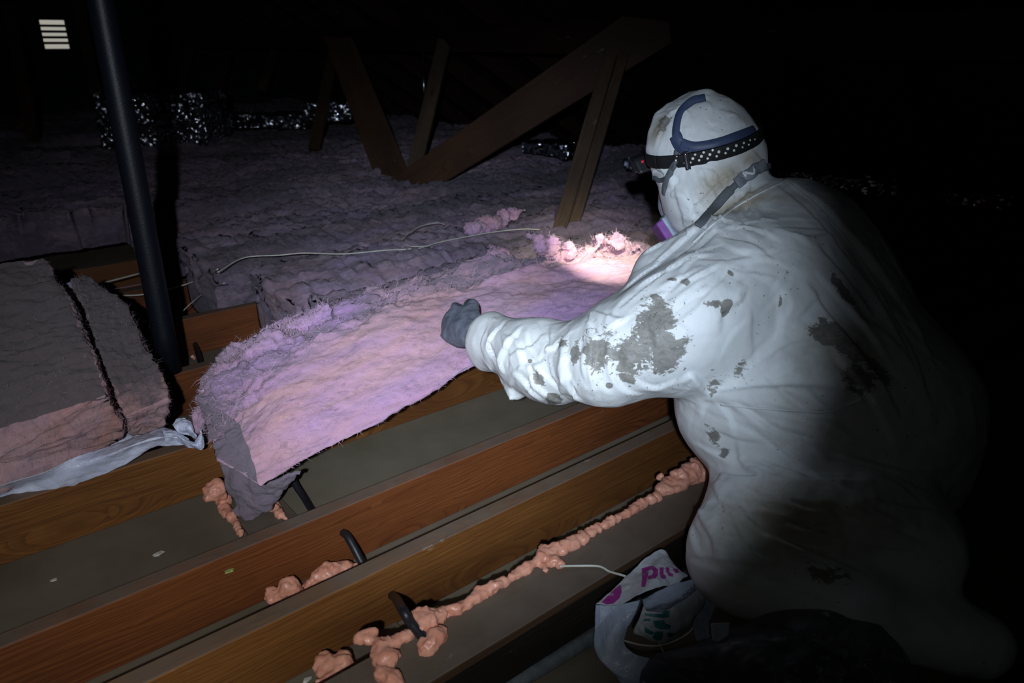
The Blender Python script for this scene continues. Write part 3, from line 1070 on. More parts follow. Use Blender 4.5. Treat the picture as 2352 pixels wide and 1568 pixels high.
if True:
    notcap = np.ones(len(V), bool); notcap[capi] = False; notcap[:0] = False
    notcap &= V[:, 0] > V[capi, 0].max() + 0.01
    fibres('loose_fibres', V, N2, 16000, 0.013, M['fibre'], hold, 4, (0.9, 0.1, 0.15), 0.00035, 0.22, notcap)
    ed = topw * (x < 2.2)
    fibres('ragged_edge', V, N2, 7000, 0.020, M['fibre'], hold, 14, (0.9, 0.3, 0.2), 0.0004, 0.45, ed > 0.5)
# dusty flap hanging from the cut end
fl = [[C(505, 1040, 1.70), C(560, 1085, 1.66), C(612, 1108, 1.63), C(690, 1085, 1.62)],
      [C(520, 1100, 1.70), C(560, 1130, 1.67), C(620, 1130, 1.66), C(672, 1100, 1.66)],
      [C(540, 1150, 1.72), C(565, 1165, 1.70), C(620, 1155, 1.69), C(650, 1120, 1.69)],
      [C(530, 1180, 1.74), C(575, 1192, 1.72), C(600, 1178, 1.73), C(625, 1150, 1.73)]]
o = sheet('hanging_flap', fl, 60, 50, M['pinkwool'], hold, 0.006, 30, 0.008, 6, 0.004)
at = o.data.attributes.new('dirt', 'FLOAT', 'POINT'); at.data.foreach_set('value', [1.0] * len(o.data.vertices))
o['label'] = 'dull grey fibre flap'

# bright torn tuft on top of the lifted batt
def tuft(name, blobs, parent, mat, seed, h=0.006, dirtv=-0.3, k=0.02, nz=(0.010, 26)):
    P = np.array([b[0] for b in blobs]); R = np.array([b[1] for b in blobs])
    s = SDF((P - R[:, None]).min(0) - 0.04, (P + R[:, None]).max(0) + 0.04, h)
    rg_ = random.Random(seed)
    for p, r in zip(P, R):
        s.ell(p, (r * 0.8, r * 0.7, r * 0.8), k=k)
        for _ in range(5):
            q_ = p + np.array([rg_.gauss(0, 1), rg_.gauss(0, 1), rg_.gauss(0.2, 0.8)]) * r * 0.5
            s.ell(q_, (r * 0.45, r * 0.3, r * 0.35), k=k * 0.6)
    V, Q = s.nets(); V = relax(V, Q, 1)
    N = vnormals(V, Q)
    if np.mean(np.sum(N * (V - V.mean(0)), 1)) < 0: Q = Q[:, ::-1]; N = -N
    V = V + N * (nz[0] * fbm(V, nz[1], 4, seed))[:, None]
    N = vnormals(V, Q)
    V = V + N * (nz[0] * 0.7 * (ridged(V, nz[1] * 2.2, 3, seed) - 0.7))[:, None]
    o = mesh(name, V, Q, mat, parent, True, {'dirt': np.full(len(V), dirtv)})
    return o, V, vnormals(V, Q)


random.seed(5)
bl = []
for (u, v, r) in ((1240, 560, 26), (1262, 575, 24), (1290, 590, 22), (1330, 595, 26), (1365, 590, 30), (1395, 565, 26), (1415, 555, 22), (1430, 575, 30), (1460, 580, 24),
                  (1490, 590, 24), (1400, 600, 28), (1440, 605, 22), (1350, 575, 20), (1310, 575, 18), (1275, 555, 12), (1235, 545, 12), (1520, 600, 22), (1380, 550, 14), (1412, 540, 10)):
    p = PY(u, v + 4, 1.66 + random.uniform(-0.03, 0.03))
    d = (p - CAM) @ FW
    bl.append((p, r * d / F))
o, TV, TN = tuft('torn_tuft', bl, hold, M['pinkwool'], 8, 0.006, -0.5)
o['label'] = 'fluffy torn tuft, brightly lit'
fibres('loose_fibres', TV, TN, 4000, 0.016, M['fibre'], hold, 9, None, 0.0004, 0.7)

for pb_, sd_ in (([(590, 800, 34), (625, 790, 34), (655, 800, 26), (570, 825, 26)], 3), ([(520, 850, 26), (500, 880, 24), (485, 905, 18), (540, 840, 22)], 4), ([(470, 935, 13), (460, 960, 10), (455, 985, 7)], 6),
                 ([(720, 730, 22), (750, 722, 20), (690, 745, 20)], 5)):
    bb = []
    for (u, v, rr_) in pb_:
        p = PY(u, v, 1.66); d = (p - CAM) @ FW
        bb.append((p, rr_ * d / F))
    o, TV, TN = tuft('wool_puff', bb, hold, M['pinkwool'], sd_, 0.006, 0.45, 0.03, (0.010, 20))
    fibres('loose_fibres', TV, TN, 900, 0.014, M['fibre'], hold, sd_, None, 0.0004, 0.5)

# loose tufts lying on the old batts
for (blobs, lab) in (([(1110, 520, 16), (1140, 508, 18), (1124, 514, 17), (1157, 502, 17), (1175, 495, 16), (1095, 525, 14), (1080, 528, 12)], 'pink tuft standing up on the old insulation, in front of the paired strut'),
                     ([(1130, 590, 12), (1135, 575, 8), (1150, 588, 8)], 'small pale tuft of wool just left of the bright torn tuft')):
    bb = []
    for (u, v, r) in blobs:
        p = PZ(u, v, 0.33); d = (p - CAM) @ FW
        bb.append((p, r * d / F))
    o, a_, b_ = tuft('wool_tuft', bb, None, M['pinkwool'], 3, 0.006, 0.1, 0.05)
    props(o, lab, 'insulation tuft', 'loose wool tufts')

# ---- the two batts stacked on film at the left
def pile(name, secs, seed, lab, dirtf):
    V, Q = ring_sweep(secs, 200, 150, 0.12, (True, True), 14)
    N = vnormals(V, Q)
    if np.mean(np.sum(N * (V - V.mean(0)), 1)) < 0: Q = Q[:, ::-1]; N = -N
    V = V + N * (0.012 * fbm(V, (7, 5, 9), 3, seed))[:, None]
    V = V + N * (0.005 * (ridged(V, (22, 40, 40), 3, seed) - 0.7) + 0.0025 * fbm(V, 80, 2, seed))[:, None]
    o = mesh(name, V, Q, M['pilewool'], None, True, {'dirt': dirtf(V, N)})
    props(o, lab, 'insulation', 'pink batts stacked on the white film')
    fibres('loose_fibres', V, vnormals(V, Q), 7000, 0.013, M['fibre_dull'], o, seed, None, 0.0004, 0.25)
    return o


# cross sections run from the near end to the far end
def quad(bl_, br_, tr_, tl_):
    return [bl_, (bl_ + br_) / 2, br_, (br_ + tr_) / 2, tr_, (tr_ + tl_) / 2, tl_, (tl_ + bl_) / 2]


A = [quad(PZ(-420, 1300, 0.17), PZ(285, 1010, 0.17), C(250, 905, 1.60), C(-420, 1110, 1.45)),
     quad(PZ(-440, 1200, 0.17), PZ(262, 930, 0.17), C(215, 800, 1.72), C(-430, 930, 1.60)),
     quad(PZ(-440, 1100, 0.17), PZ(210, 830, 0.17), C(165, 700, 1.90), C(-430, 780, 1.82)),
     quad(PZ(-430, 1000, 0.17), PZ(160, 730, 0.17), C(110, 590, 2.15), C(-420, 650, 2.1))]
pile('insulation_batt', A, 2, 'big pink batt with a dark dusty top on white film at the left edge', lambda V, N: np.clip((N[:, 2] - 0.45) * 2.2, -0.3, 1.1))
B = [quad(PZ(300, 1004, 0.165), PZ(375, 985, 0.165), C(388, 915, 1.72), C(290, 955, 1.68)),
     quad(PZ(270, 900, 0.165), PZ(372, 880, 0.165), C(345, 800, 1.88), C(235, 820, 1.84)),
     quad(PZ(225, 810, 0.165), PZ(335, 790, 0.165), C(285, 700, 2.05), C(195, 710, 2.0)),
     quad(PZ(195, 730, 0.165), PZ(265, 720, 0.165), C(195, 632, 2.25), C(165, 640, 2.2))]
pile('insulation_batt', B, 7, 'narrow dusty batt between the big batt and the black pipe', lambda V, N: np.clip(0.35 + 0.75 * N[:, 2] - np.clip((1.88 - V[:, 1]) * 4, 0, 0.8), -0.2, 1.1))

# white packaging film under them
wr = empty('packaging_film', PZ(200, 1080, 0.15), 'shiny white packaging film under the left batts, twisted to a tie at its right end', 'plastic film')
film = [[PZ(-140, 1160, 0.20), PZ(60, 1092, 0.20), PZ(200, 1040, 0.20), PZ(320, 998, 0.20), PZ(375, 985, 0.20), PZ(412, 992, 0.185)],
        [C(-140, 1185, 1.58), C(60, 1112, 1.60), C(200, 1062, 1.625), C(320, 1015, 1.66), C(378, 1000, 1.68), C(420, 1003, 1.70)],
        [C(-140, 1215, 1.585), C(60, 1140, 1.61), C(200, 1082, 1.635), C(310, 1035, 1.675), C(372, 1015, 1.69), C(425, 1012, 1.705)],
        [C(-140, 1222, 1.615), C(60, 1152, 1.63), C(180, 1110, 1.65), C(290, 1065, 1.68), C(350, 1030, 1.70), C(428, 1020, 1.71)]]
sheet('film_skirt', film, 50, 180, M['wrap'], wr, 0.004, 14, 0.0006, 3, 0.0035)
back = [[PZ(-300, 1240, 0.152), PZ(60, 1095, 0.152), PZ(200, 1045, 0.152), PZ(370, 990, 0.152)],
        [PZ(-300, 900, 0.152), PZ(0, 800, 0.152), PZ(120, 760, 0.152), PZ(330, 880, 0.152)],
        [PZ(-300, 700, 0.152), PZ(0, 640, 0.158), PZ(155, 655, 0.156), PZ(200, 700, 0.152)]]
sheet('film_bed', back, 30, 30, M['wrap'], wr, 0.0, 14, 0.0006, 3, 0)
sheet('film_corner', [[C(145, 655, 2.33), C(172, 640, 2.33)], [C(150, 672, 2.30), C(176, 662, 2.30)]], 8, 8, M['wrap'], wr, 0.003, 40, 0.0006)
sheet('film_corner', [[C(-30, 628, 2.3), C(10, 630, 2.3)], [C(-30, 645, 2.3), C(15, 636, 2.3)]], 8, 8, M['wrap'], wr, 0.003, 40, 0.0006)
sheet('film_tie', [[C(372, 985, 1.69), C(400, 988, 1.695), C(428, 1003, 1.70), C(448, 1015, 1.70), C(460, 985, 1.705), C(452, 990, 1.71)],
                   [C(376, 998, 1.68), C(402, 998, 1.68), C(428, 1012, 1.685), C(452, 1022, 1.69), C(464, 1000, 1.70), C(458, 988, 1.70)],
                   [C(380, 1012, 1.69), C(405, 1008, 1.70), C(430, 1026, 1.70), C(462, 1033, 1.70), C(468, 1012, 1.71), C(462, 985, 1.71)]], 40, 90, M['wrap'], wr, 0.002, 45, 0.0006, 4, 0.0025)
sheet('film_flap', [[C(398, 975, 1.71), C(412, 958, 1.72), C(430, 962, 1.72), C(442, 985, 1.715)],
                    [C(402, 984, 1.70), C(418, 975, 1.70), C(436, 982, 1.70), C(452, 1002, 1.70)],
                    [C(412, 996, 1.71), C(428, 1000, 1.72), C(440, 1006, 1.72), C(454, 1012, 1.715)]], 40, 40, M['wrap'], wr, 0.002, 45, 0.0006, 9, 0.0025)

# ------------------------------------------------------------------ spray foam
def foam(label, paths, seed, h=0.0035, wob=0.35):
    """paths: list of (list of (u,v,z), radius m list)"""
    rng = random.Random(seed)
    bl = []
    for pts, rad in paths:
        P = np.array([PZ(*p) for p in pts])
        L = np.sum(np.linalg.norm(np.diff(P, axis=0), axis=1))
        rm = float(np.mean(rad))
        n = max(2, int(L / (rm * 0.55)))
        Pn = crom(P, n) if len(P) > 1 else P
        Rn = np.interp(np.linspace(0, 1, len(Pn)), np.linspace(0, 1, len(rad)), rad) if len(rad) > 1 else np.full(len(Pn), rad[0])
        for p, r in zip(Pn, Rn):
            rr = r * rng.uniform(1 - wob, 1 + wob * 0.5)
            for _k in range(2):
                q_ = p + np.array([rng.uniform(-1, 1), rng.uniform(-1, 1), rng.uniform(-0.3, 0.8)]) * r * 0.85
                bl.append((q_, r * rng.uniform(0.3, 0.5)))
            bl.append((p + np.array([rng.uniform(-1, 1) * r * 0.25, rng.uniform(-1, 1) * r * 0.25, rng.uniform(0, 0.4) * r]), rr))
    P = np.array([b[0] for b in bl]); R = np.array([b[1] for b in bl])
    s = SDF((P - R[:, None]).min(0) - 0.02, (P + R[:, None]).max(0) + 0.02, h)
    for p, r in bl: s.ell(p, (r, r, r * 0.95), k=0.004)
    V, Q = s.nets(); V = relax(V, Q, 1)
    N = vnormals(V, Q)
    if np.mean(np.sum(N * (V - P[np.argmin(((V[:, None, :2] - P[None, :, :2]) ** 2).sum(-1), 1)]), 1)) < 0: Q = Q[:, ::-1]; N = -N
    V = V + N * (0.0032 * fbm(V, 48, 3, seed) + 0.0022 * (ridged(V, 75, 2, seed) - 0.7))[:, None]
    o = mesh('spray_foam', V, Q, M['foam'], None, True)
    props(o, label, 'spray foam', 'pink spray foam on the joists')
    return o


T = JH + 0.004
foam('long pink foam bead running along the far edge of the wide dusty plank',
     [([(960, 1425, T), (1010, 1412, T), (1060, 1395, T), (1100, 1368, T), (1170, 1330, T), (1225, 1295, T), (1300, 1255, T), (1370, 1215, T), (1440, 1180, T), (1500, 1145, T)],
       [0.012, 0.011, 0.008, 0.008, 0.007, 0.010, 0.012, 0.009, 0.009, 0.010]),
      ([(1110, 1362, T), (1135, 1350, T)], [0.013]), ([(1240, 1285, T), (1250, 1270, T), (1290, 1262, T), (1340, 1238, T)], [0.012, 0.014, 0.011]),
      ([(1248, 1300, T), (1255, 1312, T)], [0.010, 0.009]), ([(1268, 1292, T), (1285, 1300, T)], [0.011, 0.009])], 1)
foam('heap of pink foam balls at the far end of the bead, beside the worker\'s waist',
     [([(1505, 1142, T), (1530, 1118, T), (1560, 1092, T + .01), (1590, 1072, T + .02), (1605, 1060, T + .02)], [0.010, 0.013, 0.014, 0.014, 0.012]),
      ([(1520, 1130, T), (1560, 1118, T), (1600, 1100, T), (1640, 1075, T), (1660, 1060, T)], [0.010, 0.012, 0.013, 0.013]),
      ([(1575, 1100, T), (1600, 1085, T + .01), (1625, 1070, T)], [0.013]), ([(1520, 1100, T), (1535, 1105, T)], [0.01])], 2)
foam('knobbly pink foam ball behind the end of the black cable, on the dusty plank',
     [([(975, 1432, T), (985, 1438, T)], [0.024, 0.022]), ([(1000, 1425, T), (1015, 1415, T)], [0.013])], 3, wob=0.12)
foam('smooth oval pink foam blob right of the black cable end',
     [([(985, 1485, T), (1000, 1470, T), (1010, 1458, T)], [0.018, 0.019, 0.014])], 4, wob=0.1)
foam('forked pink foam squiggle left of the black cable, running down to the photo\'s bottom edge',
     [([(825, 1470, T), (845, 1462, T), (862, 1475, T), (872, 1492, T)], [0.009, 0.012, 0.012, 0.015]),
      ([(872, 1492, T), (890, 1483, T), (915, 1475, T), (945, 1460, T)], [0.012, 0.011, 0.012, 0.010]),
      ([(872, 1498, T), (885, 1520, T), (905, 1515, T), (880, 1545, T), (895, 1565, T), (910, 1590, T)], [0.015, 0.016, 0.014, 0.014, 0.015, 0.014])], 5, wob=0.2)
foam('lumpy forked pink foam blob at the bottom edge left of the squiggle',
     [([(735, 1528, T * .3), (748, 1520, T * .3), (755, 1545, T * .3)], [0.014, 0.016, 0.018]), ([(790, 1515, T * .3), (785, 1535, T * .3), (765, 1550, T * .3), (745, 1580, T * .3)], [0.016, 0.018, 0.02, 0.018])], 6, wob=0.2)
foam('pale lump of pink foam lying alone, left end of the middle strip',
     [([(620, 1372, 0.02), (640, 1362, 0.02), (665, 1358, 0.03), (680, 1362, 0.02)], [0.013, 0.021, 0.022, 0.012])], 7, wob=0.25)
foam('ragged heap of pink foam on the middle strip beside the second cable piece',
     [([(708, 1348, 0.02), (725, 1335, 0.02), (745, 1322, 0.03), (775, 1312, 0.03), (800, 1306, 0.02), (825, 1300, 0.02)], [0.012, 0.016, 0.020, 0.020, 0.013, 0.009]),
      ([(735, 1318, 0.03), (760, 1308, 0.04)], [0.014])], 8, wob=0.3)
foam('pink foam lump stuck to the joist left of the hanging flap, trailing down',
     [([(478, 1140, 0.05), (490, 1125, 0.06), (505, 1130, 0.05), (515, 1150, 0.02)], [0.016, 0.022, 0.022, 0.016]),
      ([(512, 1150, 0.01), (520, 1175, 0.01), (540, 1200, 0.01), (552, 1228, 0.01)], [0.016, 0.012, 0.008, 0.007])], 9, wob=0.25)
foam('short crumbly pink foam streak right of the hanging flap',
     [([(615, 1150, 0.01), (628, 1165, 0.01), (640, 1180, 0.01), (655, 1192, 0.01)], [0.017, 0.015, 0.010, 0.007])], 10, wob=0.3)
foam('tiny pink foam dab behind the left side of the black pipe', [([(325, 735, 0.008), (332, 738, 0.008)], [0.016])], 11)
foam('tiny pink foam dab on the board right of the black pipe', [([(443, 820, 0.01), (446, 822, 0.01)], [0.008])], 12)

# ------------------------------------------------------------------ cables, conduit, scraps
def tagged(o, lab, cat, grp=None):
    return props(o, lab, cat, grp)


tagged(tube('black_cable', [PY(896, 1364, 1.020), PY(908, 1372, 0.985), PZ(925, 1400, JH + 0.035), PZ(945, 1432, JH + 0.02), PZ(965, 1455, JH + 0.012), PZ(978, 1470, JH + 0.008)], 0.0085, M['cable'], None, 16, 40),
       'thick black cable end coming out of the near joist and ending in pink foam', 'cable', 'black cable pieces')
tagged(tube('black_cable', [PY(785, 1220, 1.243), PY(797, 1230, 1.215), PZ(812, 1255, 0.07), PZ(830, 1290, 0.045), PZ(845, 1315, 0.03)], 0.0085, M['cable'], None, 16, 40),
       'black cable piece between the orange joist and the next, above the ragged foam heap', 'cable', 'black cable pieces')
tagged(tube('black_cable', [PZ(668, 1090, 0.05), PZ(680, 1115, 0.03), PZ(700, 1145, 0.015), PZ(720, 1178, 0.012)], 0.0085, M['cable'], None, 16, 40),
       'black cable piece lying on the board just below the lifted batt', 'cable', 'black cable pieces')
tagged(tube('black_cable', [PY(446, 783, 2.66), PZ(455, 812, 0.04), PZ(463, 840, 0.02)], 0.009, M['cable'], None, 12, 20),
       'short black cable piece on the dark board right of the pipe', 'cable', 'black cable pieces')
tagged(tube('grey_conduit', [PZ(1100, 1640, 0.016), PZ(1180, 1572, 0.016), PZ(1370, 1455, 0.016), PZ(1800, 1180, 0.016)], 0.014, M['conduit'], None, 20, 30),
       'grey conduit pipe lying on the floor in front of the dusty plank', 'conduit')
tagged(tube('white_wire', [PZ(1285, 1300, JH + 0.012), PZ(1320, 1299, JH + 0.006), PZ(1375, 1300, JH + 0.006), PZ(1400, 1312, JH + 0.006), PZ(1436, 1323, JH + 0.012), PZ(1470, 1340, JH - 0.0)], 0.0022, M['wire'], None, 8, 60),
       'thin white wire from the foam bead to the carrier bag', 'wire')
tagged(tube('white_wire', [PZ(1430, 1470, 0.01), PZ(1480, 1482, 0.01), PZ(1530, 1480, 0.01), PZ(1580, 1455, 0.02), PZ(1600, 1430, 0.03)], 0.0022, M['wire'], None, 8, 60),
       'thin white wire curving below the teal print of the bag', 'wire')
tagged(tube('white_wire', [PZ(1512, 1470, 0.02), PZ(1520, 1490, 0.01), PZ(1530, 1512, 0.008)], 0.0016, M['wire'], None, 8, 20),
       'short white wire end hanging down under the bag', 'wire')
def onwool(pts, z0=0.335):
    return [PZ(u, v, z0) for u, v in pts]
tagged(tube('white_wire', onwool([(500, 625), (560, 592), (640, 586), (700, 581), (790, 583), (880, 575), (960, 570), (1010, 556), (1080, 542), (1140, 532), (1200, 526), (1240, 527)], 0.325), 0.0022, M['wire'], None, 8, 160),
       'thin white wire lying along the top of the old insulation', 'wire')
tagged(tube('white_wire', [PZ(250, 678, 0.16), PZ(330, 676, 0.16), PZ(420, 655, 0.16), PZ(470, 635, 0.22), PZ(500, 618, 0.31)], 0.003, M['wire'], None, 8, 60),
       'white wire crossing behind the black pipe towards the dark cut batt', 'wire')
tagged(tube('white_wire', [PZ(215, 655, 0.16), PZ(320, 628, 0.16)], 0.003, M['wire'], None, 8, 20), 'faint wire behind the pipe, higher of the two on its left', 'wire')
tagged(tube('thin_wire', onwool([(985, 565), (940, 565), (925, 550), (960, 522), (1000, 512), (1020, 515)], 0.35), 0.0016, M['wire'], None, 6, 50),
       'fine looped wire on the insulation above the white wire', 'wire')
tagged(tube('thin_wire', [PZ(410, 725, 0.1), PZ(440, 695, 0.14), PZ(480, 665, 0.16), PZ(515, 650, 0.31)], 0.0016, M['wire'], None, 6, 40),
       'fine wire curving up to the dark cut batt end', 'wire')


def chip(lab, pos, size, mat, seed, nm='wood_chip', cat='scrap', grp=None):
    rng = random.Random(seed)
    n = 7
    V = []
    for z in (0, size * 0.25):
        for i in range(n):
            a = 2 * math.pi * i / n
            r = size * rng.uniform(0.45, 1.0) * (1 if z == 0 else 0.8)
            V.append(np.array(pos) + np.array([math.cos(a) * r * 1.3, math.sin(a) * r * 0.7, z + 0.0005]))
    Fc = [tuple(range(n))[::-1], tuple(range(n, 2 * n))] + [(i, (i + 1) % n, n + (i + 1) % n, n + i) for i in range(n)]
    return props(mesh(nm, V, Fc, M[mat], None, False), lab, cat, grp)


chip('green foam scrap stuck high on the orange joist at lower left', PY(527, 1312, 1.232), 0.011, 'lime', 1, 'foam_scrap')
chip('yellow green scrap beside the foam ball near the cable end', PZ(998, 1404, 0.01), 0.016, 'lime', 2, 'foam_scrap')
chip('dark little scrap lying on the board by the long foam bead', PZ(1272, 1245, 0.003), 0.013, 'cable', 3, 'bark_scrap')
chip('white paint flake on the olive board at lower left', PZ(122, 1333, 0.001), 0.009, 'paint', 4, 'paint_flake', grp='pale flakes on the board')
chip('pinkish flake on the olive board below the left joist', PZ(366, 1272, 0.001), 0.012, 'paint', 5, 'paint_flake', grp='pale flakes on the board')
chip('pale fleck near the long foam bead on the narrow strip', PZ(1087, 1359, 0.001), 0.005, 'paint', 6, 'paint_flake', grp='pale flakes on the board')
chip('white flake at the bottom edge by the forked foam blob', PZ(705, 1562, 0.001), 0.012, 'paint', 7, 'paint_flake', grp='pale flakes on the board')

# ------------------------------------------------------------------ foil
def foilbox(lab, p_lo, w_, d_, h_, yaw, seed, name='foil_duct'):
    n = 46
    V = []; Fc = []
    ca, sa = math.cos(yaw), math.sin(yaw)
    secs = []
    for i in range(8):
        s_ = i / 7.0 * w_
        secs.append([(s_, 0, 0), (s_, 0, h_ / 2), (s_, 0, h_), (s_, d_ / 2, h_ * 1.03), (s_, d_, h_), (s_, d_, h_ / 2), (s_, d_, 0), (s_, d_ / 2, 0)])
    V, Q = ring_sweep(secs, 160, max(30, int(w_ / 0.012)), 0.08, (True, True), 16)
    V = V - 0
    N = vnormals(V, Q)
    if np.mean(np.sum(N * (V - V.mean(0)), 1)) < 0: Q = Q[:, ::-1]; N = -N
    V = V + N * (0.02 * fbm(V, 5, 3, seed) + 0.008 * (ridged(V, 14, 3, seed) - 0.7))[:, None]
    R = np.array([[ca, -sa, 0], [sa, ca, 0], [0, 0, 1]])
    V = V @ R.T + np.array(p_lo)
    o = mesh(name, V, Q, M['foil'])
    return props(o, lab, 'foil insulation', 'foil bubble wrap at the eaves')


def foil_between(lab, u0, v0, u1, v1, d0, d1, hpx, seed, depth=0.25):
    a = C(u0, v0, d0); b = C(u1, v1, d1)
    v_ = b - a
    yaw = math.atan2(v_[1], v_[0])
    L = math.hypot(v_[0], v_[1])
    h_ = hpx * (d0 + d1) / 2 / F
    o = foilbox(lab, (a[0], a[1], a[2]), L, depth, h_, yaw, seed)
    return o


foil_between('large foil bubble wrapped duct box standing behind the black pipe', 236, 352, 482, 345, 5.6, 5.6, 132, 1, 0.5)
foil_between('low foil wrapped duct running right from the large foil box', 484, 292, 700, 285, 6.4, 6.2, 30, 2, 0.3)
foil_between('crumpled bright foil piece between the thin dark strut and the dark diagonal brace', 700, 280, 808, 278, 5.9, 5.9, 42, 3, 0.2)
foil_between('foil strip glinting left of the paired strut', 1195, 352, 1300, 362, 4.9, 4.7, 28, 4, 0.15)
foil_between('foil strip glinting just left of the worker\'s headlamp', 1425, 392, 1500, 402, 4.4, 4.2, 30, 5, 0.15)
foil_between('sparkling crumpled foil strip behind the worker\'s upper back', 1790, 428, 2062, 452, 3.9, 3.6, 34, 6, 0.15)
foil_between('short sparkling foil strip at the far right edge', 2165, 468, 2320, 492, 3.5, 3.35, 26, 7, 0.12)

# ------------------------------------------------------------------ the worker
def px(r, d):
    return r * d / F


worker = empty('person', PZ(1800, 1440, JH), 'kneeling worker in dirty white hooded coverall, gloves and headlamp, lifting a pink batt', 'person')
bs = SDF((0.15, -0.15, 0.10), (1.75, 1.75, 1.06), 0.0048)


def E(u, v, d, rx, ry, rz, rot=0.0, k=0.05, tilt=0.0):
    a = math.radians(rot)
    ax = RT * math.cos(a) + UP * math.sin(a)
    ay = -RT * math.sin(a) + UP * math.cos(a)
    bs.ell(C(u, v, d), (px(rx, d), px(ry, d), rz), (ax, ay, FW), k)


def K(u0, v0, d0, r0, u1, v1, d1, r1, k=0.04):
    bs.cone(C(u0, v0, d0), C(u1, v1, d1), px(r0, d0), px(r1, d1), k)


# torso
E(1850, 720, 1.58, 225, 300, 0.20, 28, 0.0)
E(1900, 930, 1.46, 318, 245, 0.22, -8, 0.09)
E(1700, 930, 1.45, 130, 130, 0.13, 0, 0.08)
E(1880, 1175, 1.36, 255, 150, 0.18, 0, 0.05)
E(2060, 980, 1.50, 150, 230, 0.15, 15, 0.08)
E(1800, 560, 1.60, 150, 130, 0.14, 20, 0.07)
# thighs and calves
K(1860, 1210, 1.33, 150, 1712, 1268, 1.29, 128, 0.05)
K(1960, 1200, 1.50, 140, 1820, 1240, 1.55, 120, 0.05)
K(1712, 1290, 1.28, 110, 1960, 1400, 1.20, 95, 0.04)
K(1960, 1400, 1.20, 95, 2250, 1480, 1.18, 75, 0.03)
E(2070, 1250, 1.30, 130, 110, 0.12, 0, 0.06)
# near shoulder and arm
K(1760, 640, 1.44, 135, 1590, 735, 1.38, 128, 0.06)
K(1590, 735, 1.38, 128, 1400, 822, 1.40, 103, 0.05)
E(1500, 800, 1.38, 120, 100, 0.10, -20, 0.05)
K(1395, 828, 1.41, 100, 1235, 820, 1.54, 84, 0.04)
K(1235, 818, 1.54, 84, 1128, 782, 1.65, 62, 0.03)
E(1265, 862, 1.50, 85, 62, 0.07, -12, 0.03)
E(1122, 785, 1.655, 42, 66, 0.055, -12, 0.02)
K(1185, 890, 1.56, 30, 1162, 875, 1.57, 12, 0.012)
K(1540, 640, 1.50, 85, 1640, 610, 1.50, 110, 0.05)
K(1500, 680, 1.47, 50, 1400, 742, 1.46, 50, 0.05)
# far shoulder and arm reaching down behind
K(1720, 600, 1.78, 95, 1600, 730, 1.82, 75, 0.05)
K(1600, 730, 1.82, 75, 1545, 770, 1.72, 55, 0.03)
# head in its hood
E(1612, 338, 1.62, 124, 120, 0.105, 0, 0.03)
E(1652, 372, 1.62, 104, 92, 0.095, -20, 0.04)
K(1622, 400, 1.62, 96, 1628, 478, 1.62, 84, 0.03)
K(1650, 440, 1.62, 95, 1700, 520, 1.60, 105, 0.03)
E(1592, 452, 1.61, 68, 70, 0.08, 0, 0.03)
E(1602, 236, 1.62, 34, 20, 0.06, 22, 0.015)
K(1515, 268, 1.62, 10, 1500, 340, 1.62, 12, 0.03)
K(1540, 250, 1.62, 12, 1590, 224, 1.62, 12, 0.02)
BV, BQ = bs.nets()
del bs
BV = relax(BV, BQ, 2)
BN = vnormals(BV, BQ)
if np.mean(np.sum(BN * (BV - C(1850, 900, 1.5)), 1)) < 0: BQ = BQ[:, ::-1]; BN = -BN
tree0 = bvh(BV, BQ)

# folds: (pixel polyline, width m, depth m, side)
folds = []
def fold(pts, w=0.006, a=0.006, side=1): folds.append((pts, w, a, side))
# armpit crease and flank
fold([(1560, 880), (1590, 858), (1625, 890), (1680, 897), (1750, 890), (1850, 888), (1950, 895)], 0.007, 0.013, 1)
fold([(1640, 895), (1700, 915), (1800, 940), (1900, 945), (1990, 930)], 0.008, 0.007, -1)
fold([(1690, 920), (1780, 985), (1880, 1020), (1960, 1060)], 0.007, 0.006, 1)
fold([(1640, 910), (1680, 960), (1690, 1000)], 0.006, 0.006, 1)
fold([(1660, 905), (1620, 930), (1610, 960)], 0.006, 0.004, 1)
fold([(1690, 1010), (1700, 1060), (1740, 1100), (1790, 1115)], 0.006, 0.006, -1)
fold([(1655, 1085), (1720, 1100), (1850, 1108), (2000, 1105)], 0.009, 0.016, 1)
fold([(1670, 1110), (1760, 1140), (1900, 1165), (2060, 1160)], 0.009, 0.009, -1)
fold([(1680, 1130), (1740, 1210), (1850, 1260), (1960, 1265)], 0.009, 0.009, 1)
fold([(1670, 1150), (1700, 1230), (1760, 1290)], 0.008, 0.008, 1)
fold([(1700, 1120), (1800, 1190), (1950, 1230)], 0.007, 0.006, 1)
fold([(1660, 1140), (1650, 1200), (1640, 1240)], 0.006, 0.005, 1)
fold([(1720, 1040), (1830, 1085), (1990, 1090)], 0.007, 0.006, 1)
fold([(1760, 970), (1860, 1000), (2010, 1020)], 0.006, 0.005, -1)
fold([(1600, 1180), (1630, 1220), (1650, 1300)], 0.007, 0.005, -1)
# back: long folds from the shoulder to the hip
fold([(1780, 420), (1850, 480), (1920, 560), (1980, 640), (2040, 740), (2100, 850)], 0.006, 0.008, 1)
fold([(1800, 410), (1880, 470), (1960, 560), (2050, 680), (2120, 800)], 0.008, 0.008, -1)
fold([(1850, 640), (1900, 720), (1960, 790), (2020, 870), (2070, 960)], 0.007, 0.010, 1)
fold([(1870, 620), (1930, 700), (2000, 780), (2060, 870)], 0.006, 0.006, -1)
fold([(1880, 560), (1950, 650), (2010, 740)], 0.008, 0.006, 1)
fold([(1940, 560), (2020, 680), (2100, 820), (2140, 930)], 0.009, 0.007, 1)
fold([(1990, 560), (2070, 700), (2150, 840)], 0.010, 0.007, 1)
fold([(1920, 820), (1970, 880), (2020, 960), (2060, 1050)], 0.007, 0.007, -1)
